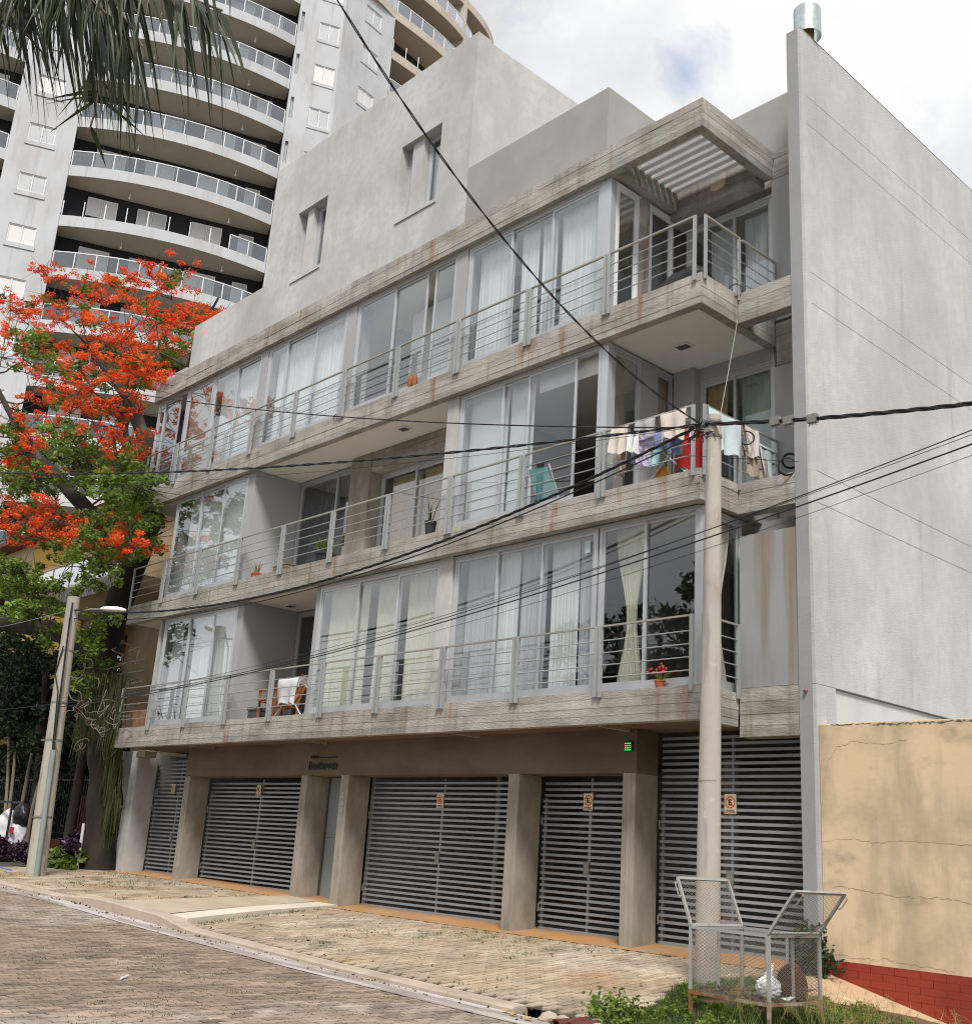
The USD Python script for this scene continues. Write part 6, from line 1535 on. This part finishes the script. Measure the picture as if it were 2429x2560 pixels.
ramp_z = .150 - .245 * (g3[:, 0] - 1.2) - .135 * (.88 - g3[:, 1])
g3 = g3[~((g3[:, 1] > -1.15) & (g3[:, 0] > np.interp(g3[:, 1], [-1.15, .88], [1.45, 1.0])) & (ramp_z > g3[:, 2] - .01))]
blades(g3, 9, .075, .05, rg, .005, .9).build('grass', 'grass_blade', label='rough green grass of the verge around the litter bin', cat='grass', kind='stuff')
cl = np.c_[g3[rg.choice(len(g3), 1000, replace=True)], rg.uniform(.03, .10, 1000)]; cl[:, 2] += .03
v, f, t = leaf_cloud(cl, 18, .034, rg, .6, .5)
MB().add(v, f, t).build('clover', 'leaf_green', label='low broad leaved weeds mixed into the verge grass', cat='ground cover', kind='stuff')
tx = rg.uniform(1.7, 5.0, 90); ty = rg.uniform(-2.0, -1.0, 90); tall = np.c_[tx, ty, zverge(tx, ty)]
blades(tall, 8, .30, .07, rg, .0055, .55).build('tall_grass', 'grass_blade', label='tall green grass blades in front of the red brick base', cat='grass', kind='stuff')
m = MB()
for p in tall[rg.choice(90, 46, replace=False)]:
    for _ in range(3):
        L = rg.uniform(.28, .50); dx = rg.normal(0, .12, 2); top = p + [dx[0], dx[1], L]; m.tube([p, (p + top) / 2 + [0, 0, .03], top], [.002, .0016, .001], 4, tone=.5)
        for q in range(16):
            b = p + (top - p) * rg.uniform(.6, 1); e = b + rg.normal(0, 1, 3) * [.035, .035, .03]; m.tube([b, e], .0010, 3, tone=rg.uniform(.3, 1))
m.build('seed_heads', 'grass_dry', label='feathery dry seed heads above the tall grass', cat='grass', kind='stuff')
# small weeds growing in the paving joints
wx, wy = rg.uniform(-16, 1, 900), rg.uniform(-2.75, .6, 900)
k = (noise2(wx, wy, 12, .9) > .085) & ~((wx > path_left(wy) - .1) & (wx < path_right(wy) + .02)); wx, wy = wx[k], wy[k]
ex = rg.uniform(0, 1, 40); ey = rg.uniform(-2.6, .3, 40); wx = np.r_[wx, path_right(ey) + .06 + ex * .12]; wy = np.r_[wy, ey]
wc = np.c_[wx, wy, zpav(wx, wy)]
blades(wc, 9, .045, .05, rg, .004, 1.1).build('joint_weeds', 'grass_blade', label='small weeds sprouting between the pavement pavers', cat='weeds', kind='stuff')
wx, wy = rg.uniform(-12, 4, 900), rg.uniform(-8.4, -3.5, 900); k = noise2(wx, wy, 15, .8) > .06; wx, wy = wx[k], wy[k]
blades(np.c_[wx, wy, zroad(wx, wy)], 7, .022, .05, rg, .004, 1.2).build('road_moss', 'grass_blade', label='sparse moss and grass in the joints of the road pavers', cat='weeds', kind='stuff')
m = MB()
for i in range(320):
    if i < 200: x, y = rg.uniform(-16, 1.5), rg.normal(-3.12, .10); z = float(zroad(x, y)) + .012
    else: x, y = rg.uniform(-15, .8), rg.uniform(-2.7, .7); z = zp(x, y) + .008
    T_ = trimesh.transformations.random_rotation_matrix(rg.uniform(0, 1, 3)); s = rg.uniform(.008, .03); T_[:3, :3] = T_[:3, :3] @ np.diag([s, s * .6, s * .2]); T_[:3, 3] = [x, y, z]
    m.tri(trimesh.creation.icosphere(0, 1), T_, rg.uniform(0, 1))
m.build('leaf_litter', 'debris_dark', label='scattered dead leaves along the gutter and pavement', cat='leaf litter', kind='stuff')
for i, (x, y) in enumerate(((.18, -3.18), (.42, -3.22), (.02, -3.12))):
    P = np.array([[[x + a * .045 + rg.normal(0, .004), y + b * .03, float(zroad(x, y)) + .02 + .02 * a * a + rg.normal(0, .004)] for b in (-1, 0, 1)] for a in (-1, 0, 1)])
    MB().sheet(P).build('fallen_leaf', 'curtain_yellow', label=('yellow fallen leaf in the gutter, middle one of three', 'yellow fallen leaf in the gutter nearest the drain pipes', 'yellow fallen leaf in the gutter farthest from the drain pipes')[i], cat='leaf')
shrub('wall_weed', (1.12, .70, .33), (.22, .10, .26), 26, 'leaf_dark', 'dark leafy weed growing where the blade wall meets the ramp', .05, 9, 30)
shrub('corner_weed', (.95, -2.55, -.12), (.35, .2, .12), 22, 'leaf_green', 'bright green weed tuft at the kerb corner', .04, 10, 30)
m = MB(); MB().tube([(-3.1, -5.6, float(zroad(-3.1, -5.6)) + .02), (-2.95, -5.75, float(zroad(-2.95, -5.75)) + .02)], .012, 6).build('litter_stick', 'cloth_white', label='small white stick of litter lying on the road', cat='litter')
